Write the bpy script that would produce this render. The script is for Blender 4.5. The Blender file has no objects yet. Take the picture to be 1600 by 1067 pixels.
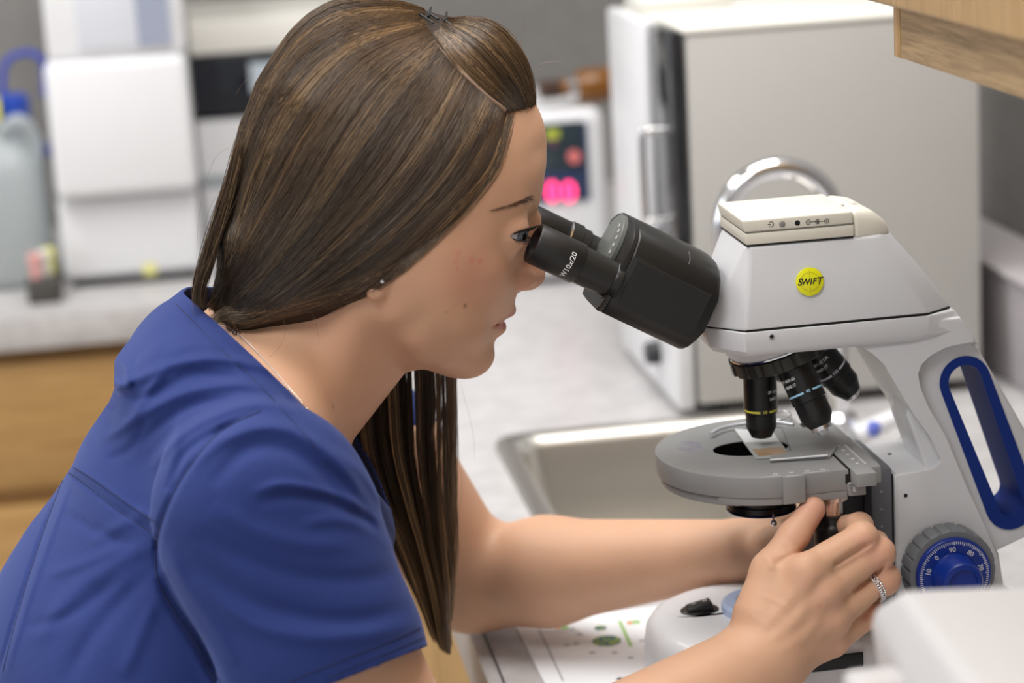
import bpy, bmesh, math, random
import numpy as np
from mathutils import Vector, Matrix
random.seed(7); RNG = np.random.default_rng(7)
SC = bpy.context.scene
COL = SC.collection
# ------------------------------------------------------------------ camera
F = 3600.0; PITCH = math.radians(13.5); ROLL = math.radians(3.3); YAW = math.radians(8.0)
TOP = 0.9                      # counter height
CAM = np.array([0, 0, TOP + 0.60])
FWD = np.array([math.sin(YAW) * math.cos(PITCH), math.cos(YAW) * math.cos(PITCH), -math.sin(PITCH)])
_r0 = np.array([math.cos(YAW), -math.sin(YAW), 0.0]); _u0 = np.cross(_r0, FWD)
UP = math.cos(ROLL) * _u0 + math.sin(ROLL) * _r0
RT = math.cos(ROLL) * _r0 - math.sin(ROLL) * _u0
cd = bpy.data.cameras.new('camera'); cam = bpy.data.objects.new('camera', cd); COL.objects.link(cam)
cd.sensor_width = 36; cd.lens = F / 1600 * 36; cd.clip_start = 0.05; cd.clip_end = 50
cam.matrix_world = Matrix(((RT[0], UP[0], -FWD[0], CAM[0]), (RT[1], UP[1], -FWD[1], CAM[1]), (RT[2], UP[2], -FWD[2], CAM[2]), (0, 0, 0, 1)))
cd.dof.use_dof = True; cd.dof.focus_distance = 1.40; cd.dof.aperture_fstop = 5.0
SC.camera = cam
SC.view_settings.view_transform = 'Standard'; SC.view_settings.look = 'None'
SC.view_settings.gamma = 1.0; SC.view_settings.use_curve_mapping = False
SC.view_settings.exposure = 0.54
# ------------------------------------------------------------------ light
w = bpy.data.worlds.new('world'); SC.world = w; w.use_nodes = True
w.node_tree.nodes['Background'].inputs[0].default_value = (1.0, 0.985, 0.97, 1)
w.node_tree.nodes['Background'].inputs[1].default_value = 0.38
def area(name, loc, size, power, rot=(0, 0, 0), color=(1, 0.99, 0.975)):
    l = bpy.data.lights.new(name, 'AREA'); l.shape = 'RECTANGLE'; l.size, l.size_y = size
    l.energy = power; l.color = color
    o = bpy.data.objects.new(name, l); COL.objects.link(o); o.location = loc; o.rotation_euler = rot
    return o
area('ceiling_light', (0.55, 1.55, 2.75), (1.2, 1.6), 29)
area('ceiling_light', (-0.9, 2.2, 2.75), (0.6, 1.6), 19)
area('ceiling_light', (-0.6, 0.2, 2.75), (1.2, 0.6), 15)
area('side_light', (-2.6, 1.2, 1.9), (1.6, 1.4), 15, (0, math.radians(-80), 0), (0.93, 0.96, 1))  # cool area light from the left, with no window modelled
# ------------------------------------------------------------------ measuring helpers: a ray of the photograph met with a plane of the room
def ray(px, py): return FWD + RT * ((px - 800) / F) + UP * ((533.5 - py) / F)
def onY(px, py, Y): r = ray(px, py); return CAM + r * (Y / r[1])
def onZ(px, py, Z): r = ray(px, py); return CAM + r * ((Z - CAM[2]) / r[2])
def onX(px, py, X): r = ray(px, py); return CAM + r * (X / r[0])
def proj(p):
    v = np.asarray(p, float) - CAM; d = v @ FWD
    return np.stack([800 + F * (v @ RT) / d, 533.5 - F * (v @ UP) / d], -1)
YS = 1.386                     # plane of symmetry of microscope and head
# ------------------------------------------------------------------ materials
MATS = {}
def mat(name, color, rough=0.5, metal=0.0, spec=0.5, sss=0.0, trans=0.0, emit=None, estr=1.0, coat=0.0, ior=1.45):
    if name in MATS: return MATS[name]
    m = bpy.data.materials.new(name); m.use_nodes = True
    b = m.node_tree.nodes['Principled BSDF']
    b.inputs['Base Color'].default_value = (*color, 1); b.inputs['Roughness'].default_value = rough
    b.inputs['Metallic'].default_value = metal; b.inputs['Specular IOR Level'].default_value = spec
    b.inputs['Transmission Weight'].default_value = trans; b.inputs['IOR'].default_value = ior
    b.inputs['Coat Weight'].default_value = coat
    if sss: b.inputs['Subsurface Weight'].default_value = sss; b.inputs['Subsurface Radius'].default_value = (1, .35, .2); b.inputs['Subsurface Scale'].default_value = .006
    if emit: b.inputs['Emission Color'].default_value = (*emit, 1); b.inputs['Emission Strength'].default_value = estr
    MATS[name] = m
    return m
def nodes(m): return m.node_tree, m.node_tree.nodes, m.node_tree.links, m.node_tree.nodes['Principled BSDF']
def noise_mix(m, c1, c2, scale=8, detail=5, stretch=(1, 1, 1), lo=.35, hi=.65, dist=0.0, bump=0.0, bdist=.001):
    nt, N, L, b = nodes(m)
    tc = N.new('ShaderNodeTexCoord'); mp = N.new('ShaderNodeMapping'); mp.inputs['Scale'].default_value = stretch
    nz = N.new('ShaderNodeTexNoise'); nz.inputs['Scale'].default_value = scale; nz.inputs['Detail'].default_value = detail; nz.inputs['Distortion'].default_value = dist
    rp = N.new('ShaderNodeValToRGB'); e = rp.color_ramp.elements
    e[0].position = lo; e[1].position = hi; e[0].color = (*c1, 1); e[1].color = (*c2, 1)
    L.new(tc.outputs['Object'], mp.inputs[0]); L.new(mp.outputs[0], nz.inputs['Vector']); L.new(nz.outputs[0], rp.inputs[0]); L.new(rp.outputs[0], b.inputs['Base Color'])
    if bump:
        bp = N.new('ShaderNodeBump'); bp.inputs['Strength'].default_value = bump; bp.inputs['Distance'].default_value = bdist
        L.new(nz.outputs[0], bp.inputs['Height']); L.new(bp.outputs[0], b.inputs['Normal'])
    return m
def add_bump(m, scale, strength, dist, stretch=(1, 1, 1), detail=3):
    nt, N, L, b = nodes(m)
    tc = N.new('ShaderNodeTexCoord'); mp = N.new('ShaderNodeMapping'); mp.inputs['Scale'].default_value = stretch
    nz = N.new('ShaderNodeTexNoise'); nz.inputs['Scale'].default_value = scale; nz.inputs['Detail'].default_value = detail
    bp = N.new('ShaderNodeBump'); bp.inputs['Strength'].default_value = strength; bp.inputs['Distance'].default_value = dist
    L.new(tc.outputs['Object'], mp.inputs[0]); L.new(mp.outputs[0], nz.inputs['Vector']); L.new(nz.outputs[0], bp.inputs['Height']); L.new(bp.outputs[0], b.inputs['Normal'])
    return m
M_wall = noise_mix(mat('wall_paint', (.2, .19, .18), .8), (.235, .225, .215), (.255, .245, .235), 30)
M_floor = noise_mix(mat('floor_vinyl', (.4, .38, .35), .5), (.36, .34, .31), (.44, .42, .39), 12)
M_counter = noise_mix(mat('counter_laminate', (.55, .53, .53), .35), (.485, .47, .47), (.55, .535, .535), 40, 6, (1, 1, 1), .4, .6)
M_white = mat('white_plastic', (.70, .70, .71), .4)
M_white2 = mat('bright_white_plastic', (.78, .78, .80), .35)
M_grey_side = noise_mix(mat('grey_painted_steel', (.5, .48, .45), .55), (.50, .485, .46), (.52, .505, .48), 3)
M_dark = mat('dark_plastic', (.03, .03, .035), .35)
M_black = mat('black_gap', (.006, .006, .006), .6)
M_chrome = mat('chrome', (.85, .85, .87), .12, 1.0)
M_steel = mat('brushed_steel', (.60, .575, .53), .36, 1.0)
add_bump(M_steel, 60, .15, .0006, (1, 8, 1))
def wood(name, c1, c2, stretch, rough=.45):
    m = mat(name, c1, rough); nt, N, L, b = nodes(m)
    tc = N.new('ShaderNodeTexCoord'); mp = N.new('ShaderNodeMapping'); mp.inputs['Scale'].default_value = stretch
    wv = N.new('ShaderNodeTexNoise'); wv.inputs['Scale'].default_value = 9; wv.inputs['Detail'].default_value = 7; wv.inputs['Distortion'].default_value = .6; wv.inputs['Roughness'].default_value = .62
    rp = N.new('ShaderNodeValToRGB'); e = rp.color_ramp.elements; e[0].position = .32; e[1].position = .66; e[0].color = (*c2, 1); e[1].color = (*c1, 1)
    L.new(tc.outputs['Object'], mp.inputs[0]); L.new(mp.outputs[0], wv.inputs['Vector']); L.new(wv.outputs[0], rp.inputs[0]); L.new(rp.outputs[0], b.inputs['Base Color'])
    return m
M_oak_h = wood('oak_lengthwise', (.48, .29, .11), (.36, .20, .07), (1, 1, 14))
M_oak_v = wood('oak_upright', (.56, .365, .17), (.38, .225, .095), (40, 40, 2.5))
M_oak_y = wood('oak_along_rail', (.52, .35, .175), (.27, .165, .075), (18, 2.2, 42))
# ------------------------------------------------------------------ mesh helpers
def mk(name, verts, faces, m=None, parent=None, smooth=None, mats=None, midx=None):
    me = bpy.data.meshes.new(name)
    v = np.asarray(verts, float)
    if parent is not None: v = v - np.array(root_loc(parent))
    me.from_pydata(v.tolist(), [], [list(map(int, f)) for f in faces] if not isinstance(faces, np.ndarray) else faces.tolist())
    for mm in (mats or [m]): me.materials.append(mm)
    if midx is not None: me.polygons.foreach_set('material_index', np.asarray(midx, dtype=np.int32))
    if smooth is not None:
        me.polygons.foreach_set('use_smooth', [True] * len(me.polygons))
        if smooth < 180: me.set_sharp_from_angle(angle=math.radians(smooth))
    me.update()
    o = bpy.data.objects.new(name, me); COL.objects.link(o)
    if parent is not None: o.parent = parent
    return o
def root_loc(p):
    l = Vector((0, 0, 0))
    while p is not None: l = l + p.location; p = p.parent
    return l
def bm_obj(name, bm, m, parent=None, smooth=35, mats=None):
    bmesh.ops.recalc_face_normals(bm, faces=bm.faces)
    bm.verts.index_update()
    v = [tuple(x.co) for x in bm.verts]; f = [[x.index for x in p.verts] for p in bm.faces]; mi = [p.material_index for p in bm.faces]
    bm.free()
    return mk(name, v, f, m, parent, smooth, mats, mi)
def thing(name, label, cat, loc, group=None):
    o = bpy.data.objects.new(name, None); COL.objects.link(o); o.location = Vector([float(c) for c in loc]); o.empty_display_size = .02
    return tag(o, label, cat, group)
def tag(o, label, cat, group=None):
    o['label'] = label; o['category'] = cat
    if group: o['group'] = group
    return o
def struct(o): o['kind'] = 'structure'; return o
def bm_box(bm, lo, hi, bev=0.0, seg=2, mi=0):
    x0, y0, z0 = lo; x1, y1, z1 = hi
    vs = [bm.verts.new(c) for c in ((x0, y0, z0), (x1, y0, z0), (x1, y1, z0), (x0, y1, z0), (x0, y0, z1), (x1, y0, z1), (x1, y1, z1), (x0, y1, z1))]
    fs = [bm.faces.new([vs[i] for i in q]) for q in ((0, 3, 2, 1), (4, 5, 6, 7), (0, 1, 5, 4), (1, 2, 6, 5), (2, 3, 7, 6), (3, 0, 4, 7))]
    for f in fs: f.material_index = mi
    if bev:
        es = list({e for f in fs for e in f.edges})
        bmesh.ops.bevel(bm, geom=es, offset=bev, segments=seg, profile=.5, affect='EDGES', clamp_overlap=True)
    return bm
def box(name, lo, hi, m, parent=None, bev=0.0, seg=2):
    return bm_obj(name, bm_box(bmesh.new(), lo, hi, bev, seg), m, parent)
def bm_hexa(bm, pts, bev=0, seg=2):
    """pts: 4 bottom corners then the 4 top corners, same order"""
    vs = [bm.verts.new(tuple(map(float, c))) for c in pts]
    fs = [bm.faces.new([vs[i] for i in q]) for q in ((0, 3, 2, 1), (4, 5, 6, 7), (0, 1, 5, 4), (1, 2, 6, 5), (2, 3, 7, 6), (3, 0, 4, 7))]
    if bev: bmesh.ops.bevel(bm, geom=list({e for f in fs for e in f.edges}), offset=bev, segments=seg, profile=.5, affect='EDGES', clamp_overlap=True)
    return bm
def bm_prism(bm, poly, y0, y1, bev=0, seg=2, holes=(), axis='Y', mi=0):
    """poly: (x,z) outline extruded from y0 to y1"""
    def V(a, b, t): return (a, t, b) if axis == 'Y' else ((t, a, b) if axis == 'X' else (a, b, t))
    def ring(pl, t): return [bm.verts.new(V(float(a), float(b), t)) for a, b in pl]
    if not holes:
        r0, r1 = ring(poly, y0), ring(poly, y1); n = len(poly)
        fs = [bm.faces.new(r0), bm.faces.new(r1[::-1])]
        sd = [bm.faces.new([r0[i], r0[(i + 1) % n], r1[(i + 1) % n], r1[i]]) for i in range(n)]
        for f in fs + sd: f.material_index = mi
        if bev: bmesh.ops.bevel(bm, geom=[e for f in fs for e in f.edges], offset=bev, segments=seg, profile=.5, affect='EDGES', clamp_overlap=True)
        return bm
    # outline with one hole of the same point count -> strips
    h = holes[0]; n = len(poly); assert len(h) == n
    a0, a1, b0, b1 = ring(poly, y0), ring(poly, y1), ring(h, y0), ring(h, y1)
    for i in range(n):
        j = (i + 1) % n
        for q in ((a0[i], a0[j], b0[j], b0[i]), (a1[i], b1[i], b1[j], a1[j]), (a0[i], a1[i], a1[j], a0[j]), (b0[i], b0[j], b1[j], b1[i])):
            bm.faces.new(q).material_index = mi
    return bm
def frame_of(d):
    d = np.asarray(d, float); d = d / np.linalg.norm(d)
    a = np.array([0, -1., 0]) if abs(d[1]) < .9 else np.array([0, 0, 1.])
    u = np.cross(a, d); u /= np.linalg.norm(u); v = np.cross(d, u)
    return d, u, v
def bm_lathe(bm, p, d, prof, n=48, cap=True, mi=0, wob=None):
    """prof: (distance along d, radius)"""
    d, u, v = frame_of(d); p = np.asarray(p, float); rings = []
    for t, r in prof:
        ring = []
        for k in range(n):
            a = 2 * math.pi * k / n; rr = max(r, 1e-5) * (wob(a, t) if wob else 1)
            ring.append(bm.verts.new(tuple(p + d * t + (u * math.cos(a) + v * math.sin(a)) * rr)))
        rings.append(ring)
    fs = []
    for a, b in zip(rings, rings[1:]):
        for k in range(n): fs.append(bm.faces.new([a[k], a[(k + 1) % n], b[(k + 1) % n], b[k]]))
    if cap: fs.append(bm.faces.new(rings[0][::-1])); fs.append(bm.faces.new(rings[-1]))
    for f in fs: f.material_index = mi
    return bm
def lathe(name, p, d, prof, m, parent=None, n=48, cap=True, smooth=35, wob=None):
    return bm_obj(name, bm_lathe(bmesh.new(), p, d, prof, n, cap, 0, wob), m, parent, smooth)
def smooth_path(pts, k=6, closed=False):
    pts = np.asarray(pts, float); n = len(pts); out = []
    for i in range(n if closed else n - 1):
        p1, p2 = pts[i], pts[(i + 1) % n]
        p0 = pts[(i - 1) % n] if (closed or i > 0) else 2 * p1 - p2
        p3 = pts[(i + 2) % n] if (closed or i + 2 < n) else 2 * p2 - p1
        for j in range(k):
            t = j / k
            out.append(.5 * (2 * p1 + (p2 - p0) * t + (2 * p0 - 5 * p1 + 4 * p2 - p3) * t * t + (3 * p1 - p0 - 3 * p2 + p3) * t ** 3))
    if not closed: out.append(pts[-1])
    return np.array(out)
def bm_tube(bm, path, r, n=12, closed=False, cap=True, mi=0):
    path = np.asarray(path, float); N = len(path); r = np.broadcast_to(r, (N,))
    rings = []; pu = None
    for i in range(N):
        t = path[(i + 1) % N] - path[i - 1] if closed else path[min(i + 1, N - 1)] - path[max(i - 1, 0)]
        t = t / (np.linalg.norm(t) + 1e-12)
        if pu is None: _, u, _ = frame_of(t)
        else: u = pu - t * (pu @ t); u /= np.linalg.norm(u)
        v = np.cross(t, u); pu = u
        rings.append([bm.verts.new(tuple(path[i] + (u * math.cos(2 * math.pi * k / n) + v * math.sin(2 * math.pi * k / n)) * r[i])) for k in range(n)])
    for i in range(N if closed else N - 1):
        a, b = rings[i], rings[(i + 1) % N]
        for k in range(n): bm.faces.new([a[k], a[(k + 1) % n], b[(k + 1) % n], b[k]]).material_index = mi
    if cap and not closed: bm.faces.new(rings[0][::-1]).material_index = mi; bm.faces.new(rings[-1]).material_index = mi
    return bm
def tube(name, path, r, m, parent=None, n=12, closed=False):
    return bm_obj(name, bm_tube(bmesh.new(), path, r, n, closed), m, parent, 60)
def rrect(x0, x1, y0, y1, r, k=5):
    o = []
    for cx, cy, a0 in ((x1 - r, y1 - r, 0), (x0 + r, y1 - r, 90), (x0 + r, y0 + r, 180), (x1 - r, y0 + r, 270)):
        for i in range(k + 1): a = math.radians(a0 + 90 * i / k); o.append((cx + r * math.cos(a), cy + r * math.sin(a)))
    return o
def text(name, s, p, xdir, ydir, size, m, parent, depth=.0002, bold=False, shear=0.0):
    """raised lettering centred on p, reading along xdir"""
    cu = bpy.data.curves.new(name, 'FONT'); cu.body = s; cu.size = size; cu.align_x = 'CENTER'; cu.align_y = 'CENTER'; cu.shear = shear
    cu.extrude = depth / 2; cu.resolution_u = 3
    if bold: cu.offset = size * .02
    to = bpy.data.objects.new(name, cu); COL.objects.link(to)
    bpy.context.view_layer.update()
    me = bpy.data.meshes.new_from_object(to.evaluated_get(bpy.context.evaluated_depsgraph_get()))
    bpy.data.objects.remove(to)
    n = len(me.vertices); co = np.empty(n * 3); me.vertices.foreach_get('co', co); co = co.reshape(-1, 3)
    x = np.asarray(xdir, float); x /= np.linalg.norm(x); y = np.asarray(ydir, float); y -= x * (x @ y); y /= np.linalg.norm(y); z = np.cross(x, y)
    W = np.asarray(p, float) + co[:, :1] * x + co[:, 1:2] * y + co[:, 2:3] * z
    fs = [list(q.vertices) for q in me.polygons]; bpy.data.meshes.remove(me)
    return mk(name, W, fs, m, parent)
# ================================================================== the room
WX = 0.86; BY = 3.46
struct(box('floor', (-3, -1.2, -.05), (WX + .1, BY + .1, 0), M_floor))
struct(box('wall_back', (-3, BY, 0), (WX + .1, BY + .1, 2.8), M_wall))
struct(box('wall_right', (WX, -1.2, 0), (WX + .1, BY, 2.8), M_wall))
struct(box('ceiling', (-3, -1.2, 2.8), (WX + .1, BY + .1, 2.85), mat('ceiling_paint', (.8, .8, .78), .9)))
# ---- sink opening in the right counter
SX0, SX1, SY0, SY1 = .285, .53, 1.74, 2.07
CX = 0.19; LY = 2.855
t = thing('countertop', 'light grey laminate countertop carrying the microscope, sink and incubator', 'countertop', (.5, 1.5, TOP - .04))
bm = bmesh.new()
for lo, hi in (((CX, -.2, TOP - .04), (SX0, LY, TOP)), ((SX1, -.2, TOP - .04), (WX, LY, TOP)), ((SX0, -.2, TOP - .04), (SX1, SY0, TOP)), ((SX0, SY1, TOP - .04), (SX1, LY, TOP))): bm_box(bm, lo, hi)
bm_box(bm, (-3, LY, TOP - .04), (WX, BY, TOP))
bm_obj('slab', bm, M_counter, t)
bm = bmesh.new(); bm_box(bm, (-3, LY - .012, TOP - .045), (CX - .001, LY - .0005, TOP - .001), .003); bm_box(bm, (CX - .012, -.2, TOP - .045), (CX - .0005, LY - .013, TOP - .001), .003)
bm_obj('edge_strip', bm, M_counter, t)
# ---- base cabinets
t = thing('base_cabinet', 'oak base cabinet with drawers and doors under the back counter, lower left', 'cabinet', (-.25, LY + .05, 0))
box('body', (-2.9, LY + .03, .1), (.18, BY - .005, TOP - .046), M_oak_h, t)
box('toe_kick', (-2.9, LY + .08, 0), (.18, LY + .1, .1), M_dark, t)
for x0, x1 in ((-.002, .18), (-.50, -.002), (-1.0, -.50), (-1.5, -1.0)):
    box('drawer', (x0 + .012, LY + .008, .67), (x1 - .012, LY + .029, .835), M_oak_h, t, .004)
    box('door', (x0 + .012, LY + .008, .12), (x1 - .012, LY + .029, .648), M_oak_h, t, .004)
t = thing('sink_cabinet', 'pale oak cabinet front under the right counter behind the hanging hair', 'cabinet', (.4, 1.4, 0))
bm = bmesh.new()
bm_box(bm, (CX + .03, 0, .1), (CX + .05, LY + .02, TOP - .046)); bm_box(bm, (CX + .05, 0, .1), (WX - .01, .02, TOP - .046)); bm_box(bm, (CX + .05, 0, .1), (WX - .01, LY + .02, .12))
bm_obj('body', bm, M_oak_v, t)
for a, b in ((.3, .72), (.74, 1.16), (1.18, 1.60), (1.62, 2.04), (2.06, 2.48)): box('door', (CX + .008, a, .13), (CX + .029, b, .845), M_oak_v, t, .004)
# ---- sink
t = thing('sink', 'stainless steel sink set into the counter behind the forearm', 'sink', (.4, 1.9, TOP))
def loft_rings(rings, bm):
    R = [[bm.verts.new(tuple(map(float, p))) for p in r] for r in rings]; n = len(R[0])
    for a, b in zip(R, R[1:]):
        for k in range(n): bm.faces.new([a[k], a[(k + 1) % n], b[(k + 1) % n], b[k]])
    return R
bm = bmesh.new(); rings = []
for ins, z, r in ((-.018, .001, .03), (-.016, .005, .03), (-.006, .0055, .028), (.0, .003, .026), (.006, -.006, .026), (.010, -.08, .03), (.016, -.135, .035), (.035, -.155, .04), (.08, -.16, .03)):
    rings.append([(a, b, TOP + z) for a, b in rrect(SX0 + ins, SX1 - ins, SY0 + ins, SY1 - ins, r)])
R = loft_rings(rings, bm); bm.faces.new(R[-1])
bm_obj('basin', bm, M_steel, t)
lathe('drain', ((SX0 + SX1) / 2, (SY0 + SY1) / 2, TOP - .159), (0, 0, 1), [(0, .03), (.003, .03), (.004, .026), (.002, .02)], M_chrome, t)
# ---- faucet
fb = onY(1312, 668, 1.90); fb[2] = TOP
t = thing('faucet', 'chrome gooseneck faucet standing behind the microscope head', 'faucet', fb)
ap = onY(1218, 262, 1.90); l_ = onY(1128, 345, 1.90); r_ = onY(1303, 330, 1.90)
cx, rad = (l_[0] + r_[0]) / 2, (r_[0] - l_[0]) / 2; cz = ap[2] - rad
arc = [(cx + rad * math.cos(a), 1.90, cz + rad * math.sin(a)) for a in np.linspace(0, math.pi, 20)]
path = [(cx + rad, 1.90, TOP + .03), (cx + rad, 1.90, cz - .05)] + arc + [(cx - rad, 1.90, cz - .06)]
tube('spout', path, .0095, M_chrome, t, 16)
lathe('base_collar', (cx + rad, 1.90, TOP), (0, 0, 1), [(0, .028), (.01, .028), (.014, .02), (.045, .017), (.05, .012)], M_chrome, t)
hp = (cx + rad + .012, 1.885, TOP + .03)
bm = bm_tube(bmesh.new(), [hp, (hp[0] + .03, hp[1] - .005, hp[2] + .014), (hp[0] + .065, hp[1] - .012, hp[2] + .02)], [.010, .008, .007], 14)
bm_obj('lever', bm, M_white2, t, 60)
lathe('lever_cap', (hp[0] + .012, hp[1] - .008, hp[2] + .004), (0, -.5, 1), [(0, .006), (.008, .006), (.010, .004)], mat('blue_cap', (.12, .16, .55), .3), t, 20)
# ---- incubator
IX0, IX1, IY0, IY1 = .467, .757, 2.095, 2.375; IZ0, IZ1 = TOP + .012, TOP + .368
t = thing('incubator', 'grey boxy incubator with a white door and chrome handle on the counter', 'incubator', ((IX0 + IX1) / 2, (IY0 + IY1) / 2, TOP))
box('body', (IX0 + .006, IY0, IZ0), (IX1, IY1, IZ1), M_grey_side, t, .004)
box('top_panel', (IX0 + .004, IY0 - .001, IZ1 + .0002), (IX1 + .001, IY1 + .001, IZ1 + .006), mat('cream_steel', (.78, .76, .70), .5), t, .002)
box('door', (IX0 - .014, IY0 + .105, IZ0 - .004), (IX0 + .003, IY1, IZ1 + .004), M_white2, t, .004)
box('lower_panel', (IX0 - .014, IY0 + .001, IZ0 - .004), (IX0 + .003, IY0 + .103, IZ0 + .15), M_white2, t, .004)
box('door_window', (IX0 - .008, IY0 + .001, IZ0 + .152), (IX0 + .003, IY0 + .103, IZ1 + .002), mat('dark_glass', (.02, .022, .025), .12), t, .002)
hz0, hz1 = IZ0 + .175, IZ0 + .262
tube('handle', smooth_path([(IX0 - .006, IY0 + .05, hz1), (IX0 - .026, IY0 + .05, hz1), (IX0 - .029, IY0 + .05, hz1 - .006), (IX0 - .029, IY0 + .05, hz0 + .006), (IX0 - .026, IY0 + .05, hz0), (IX0 - .006, IY0 + .05, hz0)], 4), .0038, M_chrome, t)
lathe('dial', (IX0 - .014, IY0 + .085, IZ0 + .035), (-1, 0, 0), [(0, .012), (.012, .011), (.014, .009)], M_dark, t, 20)
for a in (IX0 + .03, IX1 - .03):
    for b in (IY0 + .03, IY1 - .03): lathe('foot', (a, b, TOP), (0, 0, 1), [(0, .01), (.0125, .01)], M_dark, t, 16)
t = thing('equipment_case', 'low cream case lying on the back of the incubator top', 'case', (.56, 2.35, IZ1 + .006))
box('lid', (IX0 + .005, IY0 + .19, IZ1 + .0065), (IX0 + .10, IY1, IZ1 + .018), MATS['cream_steel'], t, .004)
tb = onY(1233, 18, 2.3)
tag(tube('power_cord', [(tb[0], 2.30, IZ1 + .008), (tb[0], 2.30, IZ1 + .25), (tb[0] + .01, 2.6, IZ1 + .5), (tb[0] + .01, 3.45, IZ1 + .52)], .0022, M_white), 'thin white cord rising from the incubator top', 'cord')
# ---- centrifuge with dark control panel
def pY(px, py, Y): return onY(px, py, Y)
GY = 2.75
a = pY(812, 160, GY); b = pY(958, 168, GY); gz1 = pY(880, 172, GY)[2]
t = thing('centrifuge', 'white centrifuge with dark blue control panel and red digits beside the incubator', 'centrifuge', ((a[0] + b[0]) / 2, GY + .12, TOP))
gx0, gx1 = a[0] - .10, pY(950, 250, GY)[0]
box('housing', (gx0, GY, TOP + .006), (gx1, GY + .26, gz1), M_white2, t, .018, 4)
box('base', (gx0 + .01, GY + .012, TOP), (gx1 - .01, GY + .25, TOP + .0055), M_dark, t)
c0 = pY(846, 317, GY); c1 = pY(916, 190, GY)
pc = box('control_panel', (c0[0] - .02, GY - .004, c0[2]), (c1[0], GY - .0005, c1[2]), mat('navy_panel', (.035, .055, .12), .3), t, .001)
p = pY(888, 225, GY); box('upper_screen', (p[0] - .034, GY - .0065, p[2] - .03), (p[0] + .017, GY - .0045, p[2] + .028), mat('screen_teal', (.03, .045, .055), .2), pc, .001)
p = pY(863, 208, GY); box('yellow_tag', (p[0] - .01, GY - .0085, p[2] - .006), (p[0] + .007, GY - .007, p[2] + .006), mat('yellow_tag', (.45, .5, .06), .5), pc)
p = pY(895, 243, GY); lathe('button', (p[0], GY - .0068, p[2]), (0, -1, 0), [(0, .008), (.004, .008)], mat('pink_button', (.75, .2, .2), .4), pc, 20)
p = pY(862, 222, GY); lathe('button', (p[0], GY - .0068, p[2]), (0, -1, 0), [(0, .004), (.003, .004)], mat('plum_button', (.2, .05, .12), .4), pc, 20)
M_led = mat('red_led', (.6, .01, .08), .4, emit=(1, .05, .2), estr=2.2)
for px in (862, 888):
    p = pY(px, 300, GY); text('digit', '0', (p[0], GY - .0055, p[2]), (1, 0, 0), (0, 0, 1), .034, M_led, pc, .002, True)
t = thing('reagent_bottle', 'brown amber glass bottle lying on top of the centrifuge', 'bottle', (a[0] + .05, GY + .1, gz1))
p = pY(908, 148, GY + .06); M_amber = mat('amber_glass', (.30, .12, .025), .1, trans=.35)
zc = gz1 + .0225
lathe('body', (p[0] + .075, GY + .047, zc), (-1, -.15, 0), [(0, .008), (.003, .018), (.008, .021), (.078, .021), (.088, .016), (.094, .0105), (.108, .0105)], M_amber, t, 32, smooth=60)
lathe('cap', (p[0] - .033, GY + .031, zc), (-1, -.15, 0), [(0, .0118), (.022, .0118), (.024, .009)], mat('brown_cap', (.06, .03, .02), .35), t, 24)
lathe('neck_band', (p[0] - .012, GY + .034, zc), (-1, -.15, 0), [(0, .0158), (.012, .0158)], M_chrome, t, 24)
# ---- white analyzer at the left
AY = 2.975
def X(px, py, Y): return onY(px, py, Y)[0]
def Z(px, py, Y): return onY(px, py, Y)[2]
ax0, ax1 = X(97, 400, AY), X(318, 400, AY)
t = thing('analyzer', 'tall white benchtop analyzer left of the person, on the back counter', 'analyzer', ((ax0 + ax1) / 2, AY + .15, TOP))
az = Z(200, 300, AY)
box('lower_housing', (ax0, AY, TOP + .012), (ax1, AY + .3, az - .002), mat('analyzer_white', (.72, .72, .74), .45), t, .01, 3)
box('shadow_plinth', (ax0 + .01, AY + .01, TOP), (ax1 - .01, AY + .29, TOP + .0115), M_dark, t)  # dark block stands in for the shadow under the lower housing
ux0, ux1 = X(82, 250, AY - .03), X(307, 250, AY - .03)
box('upper_housing', (ux0, AY - .03, az), (ux1, AY + .3, az + .175), M_white2, t, .012, 3)
z2 = az + .1755
box('tower', (ux0 + .006, AY - .02, z2), (ux1 + .001, AY + .3, z2 + .22), M_white2, t, .008, 3)
q0, q1 = X(122, 60, AY - .02), X(272, 60, AY - .02)
wd = box('window', (q0, AY - .024, z2 + .012), (q1, AY - .0205, z2 + .2), mat('reflecting_window', (.70, .72, .78), .08), t, .002)
box('window_reflection', (q1 - .045, AY - .0255, z2 + .012), (q1 - .004, AY - .0245, z2 + .19), mat('reflection_slate', (.33, .36, .46), .2), wd)  # slate strip painted for the bluish reflection in the window
p = onY(234, 420, AY); box('sticker', (p[0] - .008, AY - .0012, p[2] - .008), (p[0] + .008, AY - .0002, p[2] + .008), mat('yellow_sticker', (.75, .72, .28), .6), t)
# ---- second analyzer with black screen
BYY = 3.12
t = thing('screen_analyzer', 'white analyzer with a black glass screen directly behind the hair', 'analyzer', (X(380, 150, BYY), BYY + .15, TOP))
bx0, bx1 = max(ax1, ux1) + .004, X(560, 200, BYY)
box('cabinet', (bx0, BYY, TOP), (bx1, BYY + .3, Z(400, 182, BYY)), M_white, t, .006)
box('screen', (bx0, BYY - .004, Z(350, 181, BYY) + .002), (bx1, BYY + .29, Z(370, 85, BYY)), mat('black_glass', (.012, .014, .02), .06), t, .003)
box('top_cover', (bx0, BYY - .006, Z(370, 84, BYY) + .001), (bx1, BYY + .3, Z(370, 28, BYY)), mat('cream_cover', (.82, .80, .74), .45), t, .006)
p = onY(338, 282, BYY); box('slot', (max(p[0] - .03, bx0 + .002), BYY - .002, p[2] - .008), (p[0] + .04, BYY - .0002, p[2] + .006), mat('grey_slot', (.3, .33, .35), .4), t)
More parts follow.
